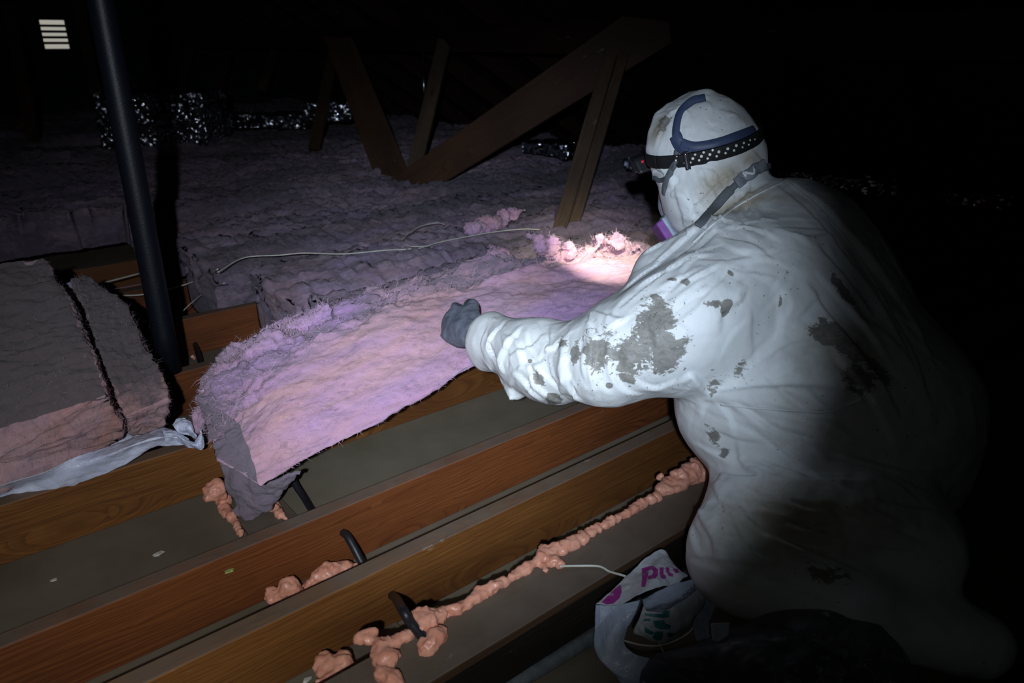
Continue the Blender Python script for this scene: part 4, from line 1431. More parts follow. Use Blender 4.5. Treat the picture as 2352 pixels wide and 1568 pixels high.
# chest and shoulder
fold([(1660, 730), (1690, 660), (1730, 620)], 0.014, 0.006, 1)
fold([(1655, 770), (1660, 720), (1700, 690)], 0.012, 0.005, -1)
fold([(1770, 850), (1790, 760), (1785, 660)], 0.012, 0.006, 1)
fold([(1740, 870), (1830, 830), (1880, 760)], 0.013, 0.006, -1)
fold([(1700, 870), (1780, 810), (1850, 775)], 0.004, 0.003, 1)
fold([(1620, 510), (1560, 560), (1500, 620)], 0.005, 0.006, 1)
fold([(1640, 520), (1590, 570), (1520, 620)], 0.006, 0.006, -1)
fold([(1660, 560), (1590, 590), (1500, 640), (1460, 670)], 0.005, 0.005, 1)
fold([(1650, 545), (1720, 560), (1780, 600)], 0.006, 0.004, 1)
fold([(1660, 525), (1740, 530), (1800, 560)], 0.006, 0.004, -1)
fold([(1670, 600), (1600, 640), (1540, 680)], 0.005, 0.004, 1)
fold([(1540, 610), (1490, 660), (1420, 710)], 0.005, 0.006, -1)
fold([(1560, 640), (1500, 690), (1440, 720)], 0.004, 0.003, 1)
# collar seam around the neck
fold([(1590, 555), (1640, 510), (1700, 462), (1750, 430), (1800, 400)], 0.005, 0.006, 1)
# elbow and sleeve
fold([(1345, 745), (1360, 715), (1400, 725), (1440, 735)], 0.006, 0.007, 1)
fold([(1450, 725), (1420, 745), (1390, 765)], 0.004, 0.006, 1)
fold([(1350, 730), (1365, 790), (1362, 850), (1370, 910)], 0.006, 0.008, 1)
fold([(1345, 770), (1335, 830), (1345, 880)], 0.005, 0.005, -1)
fold([(1302, 765), (1300, 830), (1310, 890), (1340, 925)], 0.006, 0.009, 1)
fold([(1290, 775), (1270, 800), (1225, 830)], 0.005, 0.007, 1)
fold([(1250, 760), (1225, 790), (1175, 815), (1165, 850)], 0.005, 0.008, -1)
fold([(1200, 745), (1170, 790), (1150, 830), (1160, 860)], 0.005, 0.008, 1)
fold([(1160, 735), (1135, 775), (1125, 800), (1145, 840)], 0.004, 0.007, 1)
fold([(1120, 745), (1105, 790), (1115, 820)], 0.004, 0.005, -1)
fold([(1180, 850), (1210, 880), (1250, 925)], 0.006, 0.008, 1)
fold([(1165, 860), (1200, 840), (1260, 830)], 0.004, 0.005, 1)
fold([(1215, 825), (1225, 870), (1260, 910), (1300, 930)], 0.006, 0.006, 1)
fold([(1255, 800), (1270, 860), (1290, 900)], 0.005, 0.005, -1)
fold([(1395, 800), (1405, 850), (1430, 890), (1480, 910)], 0.006, 0.006, 1)
fold([(1440, 860), (1500, 890), (1560, 870)], 0.006, 0.005, 1)
fold([(1400, 760), (1390, 800), (1405, 830)], 0.004, 0.005, -1)
# hood
fold([(1560, 500), (1600, 470), (1650, 420), (1700, 390)], 0.004, 0.004, 1)
fold([(1570, 430), (1590, 480), (1600, 530)], 0.004, 0.005, 1)
fold([(1550, 420), (1560, 470), (1585, 520)], 0.004, 0.004, -1)
fold([(1600, 400), (1640, 440), (1650, 480)], 0.004, 0.004, 1)
fold([(1640, 410), (1680, 440), (1720, 430)], 0.004, 0.003, 1)
fold([(1660, 380), (1700, 400), (1740, 390)], 0.004, 0.003, 1)
fold([(1720, 340), (1745, 365), (1750, 390)], 0.004, 0.004, 1)
fold([(1500, 385), (1530, 400), (1530, 430)], 0.005, 0.008, -1)
fold([(1545, 255), (1525, 290), (1505, 340)], 0.004, 0.004, 1)
fold([(1630, 225), (1600, 232), (1570, 248), (1540, 262)], 0.004, 0.006, 1)
fold([(1650, 250), (1690, 265), (1715, 290)], 0.006, 0.003, 1)
rngf = random.Random(12)
# many small secondary folds where cloth bunches
def bunch(n, box, ang, spread, ln, w, a, bend=20):
    for _ in range(n):
        u = rngf.uniform(box[0], box[2]); v = rngf.uniform(box[1], box[3])
        t_ = math.radians(ang + rngf.uniform(-spread, spread))
        L = ln * rngf.uniform(0.5, 1.3)
        c_, s_ = math.cos(t_), math.sin(t_)
        bd = rngf.uniform(-bend, bend)
        fold([(u - c_ * L / 2, v - s_ * L / 2), (u - s_ * bd, v + c_ * bd), (u + c_ * L / 2, v + s_ * L / 2)], w * rngf.uniform(0.7, 1.3), a * rngf.uniform(0.3, 0.8), rngf.choice([1, -1]))
bunch(22, (1120, 750, 1320, 920), 75, 35, 90, 0.0045, 0.007)
bunch(9, (1300, 740, 1420, 920), 95, 25, 90, 0.005, 0.004)
bunch(20, (1440, 540, 1640, 720), -38, 14, 130, 0.004, 0.007)
bunch(14, (1650, 500, 1850, 640), 12, 25, 130, 0.005, 0.005)
bunch(30, (1540, 390, 1740, 540), 70, 35, 80, 0.0035, 0.006)
bunch(10, (1500, 380, 1560, 470), 60, 30, 50, 0.003, 0.006)
bunch(16, (1510, 230, 1720, 330), 20, 40, 70, 0.004, 0.0035)
bunch(14, (1850, 480, 2120, 900), 55, 9, 220, 0.006, 0.0035)
bunch(30, (1660, 1030, 2050, 1330), 17, 12, 240, 0.006, 0.010)
bunch(14, (1640, 900, 1950, 1060), 28, 14, 200, 0.006, 0.008)
bunch(10, (1600, 1150, 1700, 1300), 70, 20, 110, 0.006, 0.008)
bunch(12, (1640, 620, 1880, 860), 110, 35, 140, 0.008, 0.006)
bunch(8, (1380, 740, 1600, 900), 60, 50, 90, 0.005, 0.005)

disp = np.zeros(len(BV))
for pts, w_, a_, side in folds:
    P2 = crom(np.array(pts, float), 9 * len(pts))
    hit = [cast(tree0, u, v) for u, v in P2]
    segs = []
    cur = []
    for h_ in hit:
        if h_ is None or (cur and np.linalg.norm(h_ - cur[-1]) > 0.06):
            if len(cur) > 2: segs.append(cur)
            cur = [] if h_ is None else [h_]
        else: cur.append(h_)
    if len(cur) > 2: segs.append(cur)
    for sg_ in segs:
        S = np.array(sg_)
        m = 6 * w_
        near = np.all((BV > S.min(0) - m) & (BV < S.max(0) + m), axis=1)
        ii = np.nonzero(near)[0]
        if not len(ii): continue
        Vn = BV[ii]
        D = np.full(len(ii), 9.0); SX = np.zeros(len(ii)); TT = np.zeros(len(ii))
        nS = len(S)
        for j in range(nS - 1):
            ab = S[j + 1] - S[j]
            L2 = ab @ ab + 1e-12
            t_ = np.clip((Vn - S[j]) @ ab / L2, 0, 1)
            q = Vn - (S[j] + t_[:, None] * ab)
            d = np.linalg.norm(q, axis=1)
            b = d < D
            sx = np.sum(np.cross(unit(ab), BN[ii]) * q, 1)
            D[b] = d[b]; SX[b] = sx[b]; TT[b] = (j + t_[b]) / (nS - 1)
        x_ = np.where(SX < 0, -1, 1) * D * side
        end = np.sin(np.pi * np.clip(TT, 0.0, 1.0)) ** 0.6
        st_ = 0.5 + 0.5 * np.tanh(x_ / (0.45 * w_))
        prof = st_ * np.exp(-np.maximum(x_, 0) / (3.2 * w_)) - (1 - st_) * 0.55 * np.exp(np.minimum(x_, 0) / (1.3 * w_))
        disp[ii] += a_ * 1.15 * end * prof
disp = np.clip(disp, -0.02, 0.014)
# general crumple
disp += 0.0035 * fbm(BV, 7, 3, 3) + 0.0012 * (ridged(BV, 18, 2, 8) - 0.7)
BV2 = BV + BN * disp[:, None]


def paint(patches, soft=False):
    f = np.full(len(BV), -1.0)
    for (u, v, rx, ry, rot, s_) in patches:
        q = cast(tree0, u, v)
        if q is None: continue
        d = (q - CAM) @ FW
        rel = BV - q
        du = rel @ RT * F / d; dv = -(rel @ UP) * F / d; dd = np.abs(rel @ FW)
        a = math.radians(rot)
        x_ = du * math.cos(a) + dv * math.sin(a); y_ = -du * math.sin(a) + dv * math.cos(a)
        r = np.sqrt((x_ / rx) ** 2 + (y_ / ry) ** 2 + (dd / 0.10) ** 2)
        facing = (BN @ unit(q - CAM)) < 0.25
        g = np.where(facing, (1.0 - r) * s_, -1)
        f = np.maximum(f, g)
    return f


mud = paint([(1505, 745, 62, 88, 20, 1.15), (1450, 815, 78, 66, -25, 0.95), (1528, 810, 40, 66, 10, 1.6), (1375, 800, 50, 72, 0, 0.75), (1512, 690, 26, 16, 40, 1.3),
             (1665, 708, 14, 24, 25, 3.0), (1640, 700, 26, 12, 0, 0.9), (1677, 628, 11, 6, 40, 2.2), (1575, 650, 12, 12, 60, 1.2), (1545, 645, 12, 7, 0, 1.3),
             (1320, 812, 12, 34, 10, 1.3), (1272, 918, 26, 24, 0, 1.2), (1240, 872, 16, 30, -30, 1.0), (1400, 884, 10, 9, 0, 1.8), (1216, 829, 6, 6, 0, 2.4),
             (1440, 868, 30, 14, 30, 1.4), (1560, 800, 26, 60, 20, 0.7), (1230, 925, 24, 14, 0, 0.8), (1640, 880, 30, 40, 0, 0.5), (1290, 790, 20, 14, 0, 0.8),
             (1905, 770, 52, 34, 25, 1.6), (1950, 800, 70, 34, 45, 1.4), (1935, 680, 22, 66, -25, 1.1), (1890, 745, 22, 16, 60, 1.1), (2010, 850, 80, 26, 50, 1.0), (1975, 870, 60, 50, 30, 0.7),
             (1640, 1000, 16, 40, -20, 0.8), (1665, 1040, 12, 20, 0, 0.9), (1790, 695, 5, 24, 0, 0.9), (1700, 850, 40, 50, 30, 0.4),
             (1525, 288, 14, 38, 22, 0.9), (1900, 1320, 80, 30, 10, 0.8)])
grime_and_shade = paint([(1660, 415, 100, 50, -35, 1.3), (1720, 365, 60, 40, -20, 1.0), (1700, 470, 130, 34, -25, 1.5), (1800, 400, 60, 30, 10, 1.2), (1800, 455, 90, 30, 10, 0.8), (1640, 460, 60, 60, 0, 0.6),
               (1690, 265, 60, 22, 25, 0.6), (1510, 300, 22, 50, 20, 1.2), (1800, 1200, 420, 160, 0, 1.1), (1900, 950, 300, 200, 0, 0.4), (1950, 800, 160, 180, 40, 0.9)])  # broad lower-torso patch paints the dimmer light there as grey-brown, besides real dirt
mesh('coverall', BV2, BQ, M['suit'], worker, True, {'mud': mud, 'grime_and_shade': np.clip(grime_and_shade, 0, 1)})
tree = bvh(BV2, BQ)


def surf(pts, off=0.002):
    P = []; N = []
    for u, v in pts:
        r = unit(ray(u, v))
        h_ = tree.ray_cast(Vector(CAM), Vector(r))
        if h_[0] is None: continue
        n = np.array(h_[1]); n = n if n @ r < 0 else -n
        P.append(np.array(h_[0]) + n * off); N.append(n)
    return np.array(P), np.array(N)


def smooth_rows(A, it=4):
    A = A.copy()
    for _ in range(it): A[1:-1] = 0.25 * A[:-2] + 0.5 * A[1:-1] + 0.25 * A[2:]
    return A


def plane_band(p3, width, off, mat, name, parent, ang=None, thick=0.0022, n=140, shift=None):
    """closed strap where a plane cuts the hooded head"""
    a, b, c_ = p3
    nr = unit(np.cross(b - a, c_ - a))
    hc = C(1615, 350, 1.62)
    hc = hc - nr * ((hc - a) @ nr)
    e1_ = unit(a - hc); e2_ = np.cross(nr, e1_)
    P = []; N = []
    for th in np.linspace(0, 2 * np.pi, n, endpoint=False):
        d = e1_ * math.cos(th) + e2_ * math.sin(th)
        h_ = tree.ray_cast(Vector(hc + d * 0.30), Vector(-d), 0.3)
        if h_[0] is None: P.append(hc + d * 0.11); N.append(d)
        else:
            P.append(np.array(h_[0])); N.append(d)
    P = np.array(P)
    R = np.linalg.norm(P - hc, axis=1)
    for _ in range(6): R = 0.5 * R + 0.25 * (np.roll(R, 1) + np.roll(R, -1))
    R = np.maximum(R, np.linalg.norm(P - hc, axis=1) - 0.001)
    N = np.array(N)
    P = hc + N * (R + off)[:, None]
    P = np.concatenate([P, P[:1]]); N = np.concatenate([N, N[:1]])
    return ribbon(name, P, N, width, thick, mat, parent), P, N, nr, hc


def seam(pts):
    P, N = surf(crom(np.array(pts, float), 60), 0.0012)
    o = ribbon('seam', smooth_rows(P, 3), smooth_rows(N, 8), 0.0045, 0.0012, M['suit'], worker)


seam([(1592, 558), (1640, 514), (1700, 470), (1750, 442), (1800, 418)])
seam([(1800, 412), (1870, 470), (1935, 540), (1985, 610), (2030, 690)])
seam([(1655, 928), (1730, 936), (1830, 942), (1900, 944), (1980, 918)])
# headlamp
hl = M['blackstrap']
p3 = [surf([q], 0)[0][0] for q in ((1512, 372), (1612, 361), (1722, 326))]
strap, SPt, SNn, nr, hc = plane_band(p3, 0.030, 0.003, hl, 'headlamp_strap', worker)
strap['label'] = 'black elastic headlamp strap with reflective dots'
if nr[2] < 0: nr = -nr
# reflective dots
rng = random.Random(3)
bm = bmesh.new()
def disc(bm, c_, n_, r, th=0.0012):
    n_ = Vector(n_).normalized()
    q = n_.to_track_quat('Z', 'Y').to_matrix().to_4x4()
    bmesh.ops.create_cone(bm, cap_ends=True, segments=14, radius1=r, radius2=r * 0.9, depth=th, matrix=Matrix.Translation(Vector(c_) + n_ * th / 2) @ q)
for k, (u, v, r) in enumerate([(1556, 358, 3), (1554, 367, 4), (1553, 375, 3), (1573, 373, 3), (1587, 372, 4), (1597, 354, 5), (1592, 363, 6), (1606, 367, 5), (1616, 349, 5), (1611, 358, 6), (1625, 363, 5),
                               (1636, 344, 5), (1630, 354, 6), (1645, 358, 5), (1650, 348, 6), (1665, 351, 5), (1670, 341, 6), (1684, 345, 5), (1689, 334, 6), (1703, 338, 4), (1706, 328, 5), (1717, 332, 4), (1720, 322, 4), (1731, 320, 4)]):
    r_ = unit(ray(u, v))
    # nearest strap point to the sight line
    d = np.linalg.norm(np.cross(SPt - CAM, r_), axis=1) + np.where((SPt - hc) @ (CAM - hc) < 0, 9, 0)
    j = int(np.argmin(d))
    t_ = (SPt[j] - CAM) @ SNn[j] / (r_ @ SNn[j])
    disc(bm, CAM + r_ * t_ + SNn[j] * 0.0026, SNn[j], px(r, 1.5) * 0.58)
me = bpy.data.meshes.new('reflective_dots'); bm.to_mesh(me); bm.free()
dots = link('reflective_dots', me, M['reflect'], worker, False)


def rbox(name, c_, r, ax, mat, parent, rnd=0.003, h=0.0015):
    L = float(np.linalg.norm(r)) + 0.01
    s = SDF(np.array(c_) - L, np.array(c_) + L, h)
    s.box(c_, r, ax, rnd, 0.0)
    V, Q = s.nets(); V = relax(V, Q, 1, 0.4)
    N = vnormals(V, Q)
    if np.mean(np.sum(N * (V - V.mean(0)), 1)) < 0: Q = Q[:, ::-1]
    return mesh(name, V, Q, mat, parent)


j = int(np.argmin(np.linalg.norm(np.cross(SPt - CAM, unit(ray(1578, 364))), axis=1) + np.where((SPt - hc) @ (CAM - hc) < 0, 9, 0)))
tg = unit(SPt[j + 1] - SPt[j])
rbox('strap_buckle', SPt[j] + SNn[j] * 0.003, (0.006, 0.020, 0.003), (tg, nr, SNn[j]), M['lampbody'], worker, 0.002, 0.001)
rbox('buckle_bar', SPt[j] + SNn[j] * 0.0065, (0.0018, 0.016, 0.0015), (tg, nr, SNn[j]), M['steel'], worker, 0.001, 0.0007)
# lamp unit on the forehead
look = unit(PY(1372, 588, 1.63) - C(1478, 375, 1.70))
lc = C(1472, 376, 1.70)
lamp = rbox('headlamp', lc, (0.018, 0.017, 0.015), (np.cross(look, nr), nr, look), M['lampbody'], worker, 0.008, 0.0018)
rbox('lamp_lens', lc + look * 0.016, (0.011, 0.010, 0.002), (np.cross(look, nr), nr, look), M['lens'], lamp, 0.002, 0.001)
rbox('switch', lc - FW * 0.020 + RT * 0.0, (0.0035, 0.0035, 0.0025), (RT, UP, FW), M['red'], lamp, 0.002, 0.001)
spot('headlamp_light', lc + look * 0.03, PY(1380, 572, 1.66), 56, 40, 1.0, (1.0, 0.93, 0.74), 0.012)

# navy respirator cradle
def surf_ribbon(name, pts, width, mat, parent, thick=0.002, off=0.002, n=60, sm=6, extra=None):
    P2 = crom(np.array(pts, float), 40)
    P, N = surf(P2, off)
    P = smooth_rows(P, sm); N = smooth_rows(N, sm * 2)
    if extra is not None:
        for q, nn in extra:
            P = np.concatenate([P, [q]]); N = np.concatenate([N, [nn]])
    return ribbon(name, P, N, width, thick, mat, parent, n)


surf_ribbon('cradle_strap', [(1618, 226), (1590, 232), (1566, 255), (1556, 285), (1554, 312), (1562, 335), (1580, 347)], 0.017, M['navy'], worker, 0.0025, 0.004)
surf_ribbon('cradle_strap', [(1566, 330), (1590, 338), (1620, 336), (1655, 328), (1690, 316), (1730, 301)], 0.022, M['navy'], worker, 0.0025, 0.004)
surf_ribbon('cradle_strap', [(1552, 312), (1565, 336), (1590, 346)], 0.026, M['navy'], worker, 0.0022, 0.004)
surf_ribbon('mask_strap', [(1556, 345), (1552, 372), (1540, 395), (1530, 420), (1527, 445)], 0.013, M['greystrap'], worker, 0.002, 0.003)
surf_ribbon('mask_strap', [(1502, 408), (1520, 414), (1540, 402), (1552, 380)], 0.010, M['greystrap'], worker, 0.002, 0.003)
P2 = [(1770, 376), (1750, 388), (1725, 398), (1700, 415), (1685, 430), (1660, 455), (1640, 480), (1618, 508), (1600, 525)]
surf_ribbon('neck_strap', P2, [0.014] * 20 + [0.020] * 20, M['greystrap'], worker, 0.003, 0.006, 70, 10)
surf_ribbon('strap_clip', [(1748, 378), (1735, 388), (1718, 402), (1700, 415), (1688, 425)], 0.024, M['buckle'], worker, 0.004, 0.010, 30, 10)
surf_ribbon('clip_slot', [(1722, 396), (1714, 402), (1711, 409)], 0.006, M['whiteprint'], worker, 0.002, 0.0145, 12, 2)

# head with a face inside the hood, mostly hidden
fd = unit(C(1440, 470, 1.85) - C(1600, 370, 1.66))           # facing direction
fu = unit(np.cross(np.cross(fd, UPW), fd)); fs_ = np.cross(fd, fu)
hc2 = C(1600, 385, 1.64)
s = SDF(hc2 - 0.17, hc2 + 0.17, 0.003)
s.ell(hc2 + fu * 0.01, (0.072, 0.095, 0.092), (fs_, fu, fd), 0.0)
s.ell(hc2 + fd * 0.045 - fu * 0.045, (0.050, 0.055, 0.045), (fs_, fu, fd), 0.02)
s.cone(hc2 + fd * 0.092 + fu * 0.015, hc2 + fd * 0.112 - fu * 0.018, 0.008, 0.014, 0.012)
s.ell(hc2 + fd * 0.085 - fu * 0.055, (0.024, 0.010, 0.012), (fs_, fu, fd), 0.008)
for sg in (-1, 1):
    s.ell(hc2 + fs_ * sg * 0.074, (0.010, 0.030, 0.018), (fs_, fu, fd), 0.006)
    s.ell(hc2 + fd * 0.092 + fs_ * sg * 0.030 + fu * 0.012, (0.013, 0.008, 0.010), (fs_, fu, fd), 0.006, True)
V, Q = s.nets(); V = relax(V, Q, 1)
N = vnormals(V, Q)
if np.mean(np.sum(N * (V - V.mean(0)), 1)) < 0: Q = Q[:, ::-1]
face = mesh('face', V, Q, M['skin'], worker)
# respirator
rc = C(1541, 528, 1.66)
ra = unit(RT * 0.80 + UP * 0.55 * -1.0); rb_ = unit(-RT * 0.45 - UP * 0.9)
q1 = unit(C(1572, 548, 1.66) - C(1540, 500, 1.66)); q2 = unit(np.cross(q1, FW))
if q2 @ RT > 0: q2 = -q2
resp = rbox('respirator', C(1556, 520, 1.665), (px(40, 1.66), px(22, 1.66), 0.034), (q1, q2, np.cross(q1, q2)), M['palegrey'], worker, 0.010, 0.002)
rbox('filter_cartridge', C(1529, 541, 1.665), (px(36, 1.66), px(12, 1.66), 0.031), (q1, q2, np.cross(q1, q2)), M['purple'], resp, 0.005, 0.0016)
rbox('cartridge_rim', C(1537, 536, 1.665), (px(38, 1.66), px(5, 1.66), 0.033), (q1, q2, np.cross(q1, q2)), M['palegrey'], resp, 0.003, 0.0016)
s = SDF(hc2 + fd * 0.09 - 0.09, hc2 + fd * 0.09 + 0.09, 0.0025)
mc = hc2 + fd * 0.085 - fu * 0.05
s.ell(mc, (0.042, 0.048, 0.045), (fs_, fu, fd), 0.0)
V, Q = s.nets(); V = relax(V, Q, 1)
mesh('face_piece', V, Q, M['palegrey'], resp)

# gloved hands
def hand(name, wrist, dirn, across, up, curl, seed, thumbside=1):
    """dirn: wrist to knuckles, across: towards the index side, up: back of the hand"""
    d = unit(dirn); a = unit(across - d * (across @ d)); n = unit(np.cross(d, a))
    if n @ up < 0: n = -n
    s = SDF(wrist - 0.20, wrist + 0.20, 0.0024)
    s.cone(wrist - d * 0.02, wrist + d * 0.03, 0.037, 0.036, 0.0)
    pc = wrist + d * 0.062
    s.ell(pc, (0.052, 0.047, 0.027), (d, a, n), 0.022)
    ln = {0: (0.036, 0.026, 0.020), 1: (0.040, 0.029, 0.022), 2: (0.037, 0.027, 0.021), 3: (0.029, 0.021, 0.018)}
    for i in range(4):
        off = (1.5 - i) * 0.0215
        k = wrist + d * (0.098 - 0.006 * abs(i - 1)) + a * off + n * 0.004
        r = 0.0118 if i < 3 else 0.0102
        s.cone(k - d * 0.03, k, r + 0.002, r + 0.0015, 0.008)
        p = k
        ang = curl[0]
        for j, L in enumerate(ln[i]):
            v = d * math.cos(ang) - n * math.sin(ang) + a * (1.5 - i) * 0.07
            q = p + v * L
            s.cone(p, q, r, r * 0.92, 0.0035)
            p = q; r *= 0.93
            ang += curl[1]
    tb = wrist + d * 0.035 + a * 0.030 * thumbside
    t1 = tb + d * 0.030 + a * 0.026 * thumbside - n * 0.014
    t2 = t1 + d * 0.020 + a * 0.002 * thumbside - n * 0.014
    t3 = t2 + d * 0.016 - a * 0.006 - n * 0.010
    s.cone(tb, t1, 0.018, 0.0145, 0.012)
    s.cone(t1, t2, 0.0140, 0.0125, 0.004)
    s.cone(t2, t3, 0.0125, 0.0105, 0.003)
    V, Q = s.nets(); V = relax(V, Q, 2)
    N = vnormals(V, Q)
    if np.mean(np.sum(N * (V - V.mean(0)), 1)) < 0: Q = Q[:, ::-1]; N = -N
    V = V + N * (0.0014 * (ridged(V, 45, 2, seed) - 0.7))[:, None]
    o = mesh(name, V, Q, M['glove'], worker)
    return o


wr_ = C(1098, 768, 1.665)
g1 = hand('glove', wr_, C(1048, 745, 1.695) - C(1098, 768, 1.665) + FW * 0.015, UP * 1.0 + RT * 0.45, -FW + UP * 0.1 - RT * 0.2, (0.75, 0.5), 5)
g1['label'] = 'dusty grey work glove gripping the batt'
hand('glove', C(1560, 765, 1.74), C(1500, 770, 1.78) - C(1560, 765, 1.74), UP, -FW, (0.5, 0.5), 9)

# ------------------------------------------------------------------ carrier bag and film at lower right
bag = empty('carrier_bag', PZ(1500, 1450, 0.06), 'crumpled white carrier bag with magenta and teal lettering by the worker\'s knee', 'bag')
BW = M['bagwhite']
top = [[C(1482, 1282, 1.36), C(1512, 1266, 1.37), C(1528, 1268, 1.37), C(1540, 1290, 1.36), C(1550, 1315, 1.35)],
       [C(1440, 1320, 1.33), C(1480, 1310, 1.33), C(1515, 1292, 1.33), C(1550, 1305, 1.32), C(1578, 1322, 1.32)],
       [C(1400, 1362, 1.30), C(1450, 1350, 1.29), C(1500, 1338, 1.28), C(1545, 1335, 1.29), C(1572, 1328, 1.30)],
       [C(1370, 1390, 1.28), C(1420, 1385, 1.265), C(1465, 1365, 1.26), C(1510, 1352, 1.27), C(1555, 1340, 1.28)]]
o1 = sheet('upper_panel', top, 60, 60, BW, bag, 0.003, 18, 0.0005, 2, 0.003)
left = [[C(1368, 1388, 1.28), C(1395, 1390, 1.27), C(1425, 1388, 1.262), C(1470, 1378, 1.255)],
        [C(1366, 1430, 1.27), C(1390, 1435, 1.26), C(1420, 1425, 1.25), C(1462, 1400, 1.25)],
        [C(1367, 1480, 1.255), C(1385, 1490, 1.245), C(1405, 1480, 1.24), C(1430, 1465, 1.25)],
        [C(1385, 1515, 1.245), C(1400, 1530, 1.235), C(1430, 1520, 1.235), C(1455, 1500, 1.24)],
        [C(1425, 1568, 1.235), C(1450, 1572, 1.225), C(1480, 1560, 1.225), C(1520, 1520, 1.24)],
        [C(1450, 1640, 1.22), C(1490, 1640, 1.21), C(1530, 1620, 1.215), C(1580, 1560, 1.23)]]
sheet('left_panel', left, 90, 50, M['bagblue'], bag, 0.002, 12, 0.0005, 5, 0.0035)
mid = [[C(1475, 1375, 1.262), C(1520, 1352, 1.27), C(1570, 1335, 1.285), C(1628, 1318, 1.31)],
       [C(1480, 1395, 1.25), C(1525, 1385, 1.25), C(1570, 1368, 1.26), C(1622, 1328, 1.30)],
       [C(1485, 1402, 1.262), C(1520, 1405, 1.265), C(1555, 1390, 1.27), C(1600, 1350, 1.295)]]
sheet('handle_fold', mid, 40, 60, M['bagblue'], bag, 0.002, 22, 0.0005, 8, 0.003)
low = [[C(1478, 1392, 1.285), C(1525, 1398, 1.285), C(1570, 1375, 1.29), C(1612, 1335, 1.31)],
       [C(1468, 1420, 1.285), C(1520, 1425, 1.275), C(1575, 1410, 1.28), C(1622, 1370, 1.30)],
       [C(1455, 1450, 1.285), C(1515, 1455, 1.27), C(1575, 1440, 1.275), C(1612, 1405, 1.30)],
       [C(1470, 1458, 1.285), C(1518, 1474, 1.28), C(1560, 1465, 1.285), C(1595, 1435, 1.30)]]
o2 = sheet('lower_panel', low, 60, 60, BW, bag, 0.003, 18, 0.0005, 12, 0.003)
handle = [[C(1605, 1340, 1.30), C(1650, 1335, 1.30)], [C(1620, 1385, 1.28), C(1668, 1370, 1.285)], [C(1592, 1430, 1.27), C(1640, 1400, 1.275)],
          [C(1600, 1470, 1.26), C(1630, 1455, 1.26)], [C(1615, 1500, 1.25), C(1670, 1510, 1.25)]]
sheet('bag_handle', handle, 60, 20, M['bagblue'], bag, 0.003, 30, 0.0005, 2, 0.002)


def poly_on(name, pts, dgrid_obj_tree, mat, parent, off=0.0012, sub=5):
    """a filled printed shape draped on a panel: pts is a closed pixel outline"""
    bm = bmesh.new()
    vs = [bm.verts.new((p[0], -p[1], 0)) for p in pts]
    f = bm.faces.new(vs)
    bmesh.ops.triangulate(bm, faces=[f])
    for _ in range(sub):
        lng = [e for e in bm.edges if e.calc_length() > 5.0]
        if not lng: break
        bmesh.ops.subdivide_edges(bm, edges=lng, cuts=1)
        bmesh.ops.triangulate(bm, faces=bm.faces[:])
    dead = []
    for v in bm.verts:
        r = unit(ray(v.co.x, -v.co.y))
        h_ = dgrid_obj_tree.ray_cast(Vector(CAM), Vector(r))
        if h_[0] is None: dead.append(v); continue
        v.co = h_[0] - Vector(r) * off
    bmesh.ops.delete(bm, geom=dead, context='VERTS')
    me = bpy.data.meshes.new(name); bm.to_mesh(me); bm.free()
    o = link(name, me, mat, parent)
    return o


def objtree(o):
    dg = bpy.context.evaluated_depsgraph_get()
    return BVHTree.FromObject(o, dg)


def merge_poly(name, polys, tree_, mat, parent, off=0.0012):
    obs = [poly_on(name, p, tree_, mat, None, off) for p in polys]
    bm = bmesh.new()
    for o in obs: bm.from_mesh(o.data)
    for o in obs: bpy.data.objects.remove(o)
    me = bpy.data.meshes.new(name); bm.to_mesh(me); bm.free()
    return link(name, me, mat, parent)


t1 = objtree(o1); t2 = objtree(o2)
# magenta lettering "plu" drifting off the fold, and the magenta disc
pl = [[(1474, 1305), (1490, 1300), (1489, 1318), (1482, 1347), (1473, 1347), (1475, 1325)],
      [(1488, 1300), (1500, 1299), (1511, 1307), (1512, 1318), (1505, 1328), (1488, 1330), (1488, 1322), (1498, 1320), (1501, 1313), (1497, 1307), (1488, 1308)],
      [(1515, 1303), (1524, 1302), (1524, 1318), (1530, 1322), (1529, 1329), (1519, 1328), (1515, 1318)],
      [(1529, 1303), (1537, 1303), (1538, 1314), (1547, 1318), (1546, 1324), (1536, 1322), (1530, 1312)],
      [(1544, 1305), (1556, 1306), (1560, 1314), (1552, 1316)]]
merge_poly('magenta_letters', pl, t1, M['bagprint'], bag)
merge_poly('magenta_disc', [[(1382, 1382), (1398, 1366), (1412, 1352), (1426, 1342), (1428, 1360), (1422, 1374), (1408, 1386), (1392, 1388)]], t1, M['bagprint'], bag)


def text_on(name, body, u, v, hpx, ang, tree_, mat, parent, off):
    cu = bpy.data.curves.new(name, 'FONT')
    cu.body = body; cu.size = 1.0
    ob = bpy.data.objects.new(name, cu)
    COL.objects.link(ob)
    dg = bpy.context.evaluated_depsgraph_get()
    me = bpy.data.meshes.new_from_object(ob.evaluated_get(dg))
    bpy.data.objects.remove(ob)
    bm = bmesh.new(); bm.from_mesh(me)
    bmesh.ops.triangulate(bm, faces=bm.faces[:])
    ca, sa = math.cos(math.radians(ang)), math.sin(math.radians(ang))
    dead = []
    for vv in bm.verts:
        x_, y_ = vv.co.x * hpx * 1.4, vv.co.y * hpx * 1.4
        uu = u + x_ * ca + y_ * sa; v2 = v + x_ * sa - y_ * ca
        r = unit(ray(uu, v2))
        h_ = tree_.ray_cast(Vector(CAM), Vector(r))
        if h_[0] is None: dead.append(vv); continue
        vv.co = h_[0] - Vector(r) * off
    bmesh.ops.delete(bm, geom=dead, context='VERTS')
    me = bpy.data.meshes.new(name); bm.to_mesh(me); bm.free()
    return link(name, me, mat, parent)


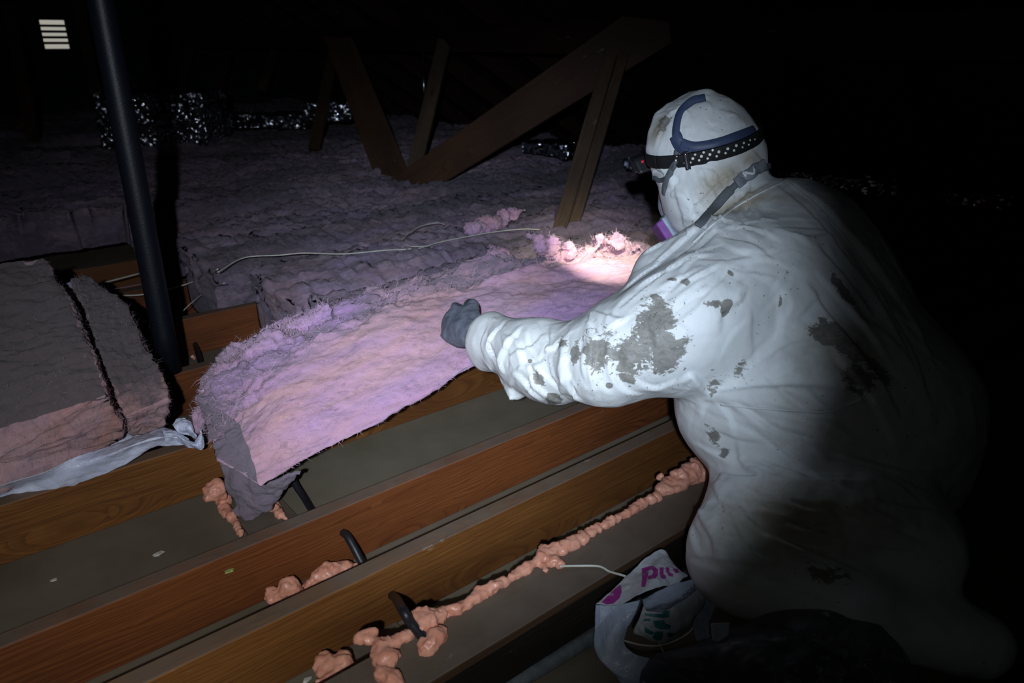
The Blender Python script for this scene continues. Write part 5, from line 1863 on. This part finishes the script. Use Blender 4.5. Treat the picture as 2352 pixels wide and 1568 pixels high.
text_on('white_letters', 'ANCE', 1391, 1369, 5.0, -8, t1, M['whiteprint'], bag, 0.0026)
t3 = objtree([o for o in bag.children if o.name.startswith('handle_fold')][0])
text_on('black_letters', 'MANUFACT', 1572, 1372, 8.5, -44, t3, M['blackprint'], bag, 0.0014)
teal = [[(1480, 1408), (1520, 1410), (1526, 1402), (1538, 1402), (1538, 1416), (1522, 1419), (1482, 1414)],
        [(1478, 1421), (1494, 1420), (1492, 1427), (1478, 1426)],
        [(1500, 1425), (1525, 1424), (1530, 1432), (1541, 1436), (1540, 1444), (1520, 1446), (1504, 1440)],
        [(1480, 1440), (1492, 1446), (1504, 1452), (1498, 1458), (1482, 1452)],
        [(1506, 1450), (1524, 1449), (1522, 1462), (1518, 1470), (1508, 1470), (1498, 1464)],
        [(1532, 1452), (1548, 1454), (1544, 1462), (1534, 1462)]]
merge_poly('teal_letters', teal, t2, M['tealprint'], bag)

# dark translucent film spread over the lower right
fm = [[C(1560, 1500, 1.235), C(1650, 1440, 1.22), C(1760, 1400, 1.17), C(1880, 1400, 1.14), C(2020, 1440, 1.12)],
      [C(1480, 1540, 1.225), C(1620, 1500, 1.18), C(1760, 1470, 1.13), C(1900, 1480, 1.10), C(2080, 1520, 1.09)],
      [C(1470, 1600, 1.215), C(1620, 1580, 1.17), C(1780, 1560, 1.11), C(1920, 1570, 1.08), C(2120, 1600, 1.07)],
      [C(1470, 1690, 1.19), C(1640, 1680, 1.15), C(1800, 1680, 1.10), C(1960, 1690, 1.07), C(2160, 1700, 1.06)]]
o = sheet('plastic_film', fm, 90, 140, M['bagdark'], None, 0.008, 9, 0.0006, 3, 0.008)
props(o, 'large sheet of crumpled clear plastic film spread over the lower right corner', 'plastic film')
o = sheet('paper_label', [[C(1632, 1431, 1.20), C(1676, 1428, 1.20)], [C(1636, 1470, 1.19), C(1672, 1480, 1.19)]], 12, 12, M['bagwhite'], None, 0.001, 20, 0.0006)
props(o, 'small pale card square standing between the bag handle and the film', 'card')
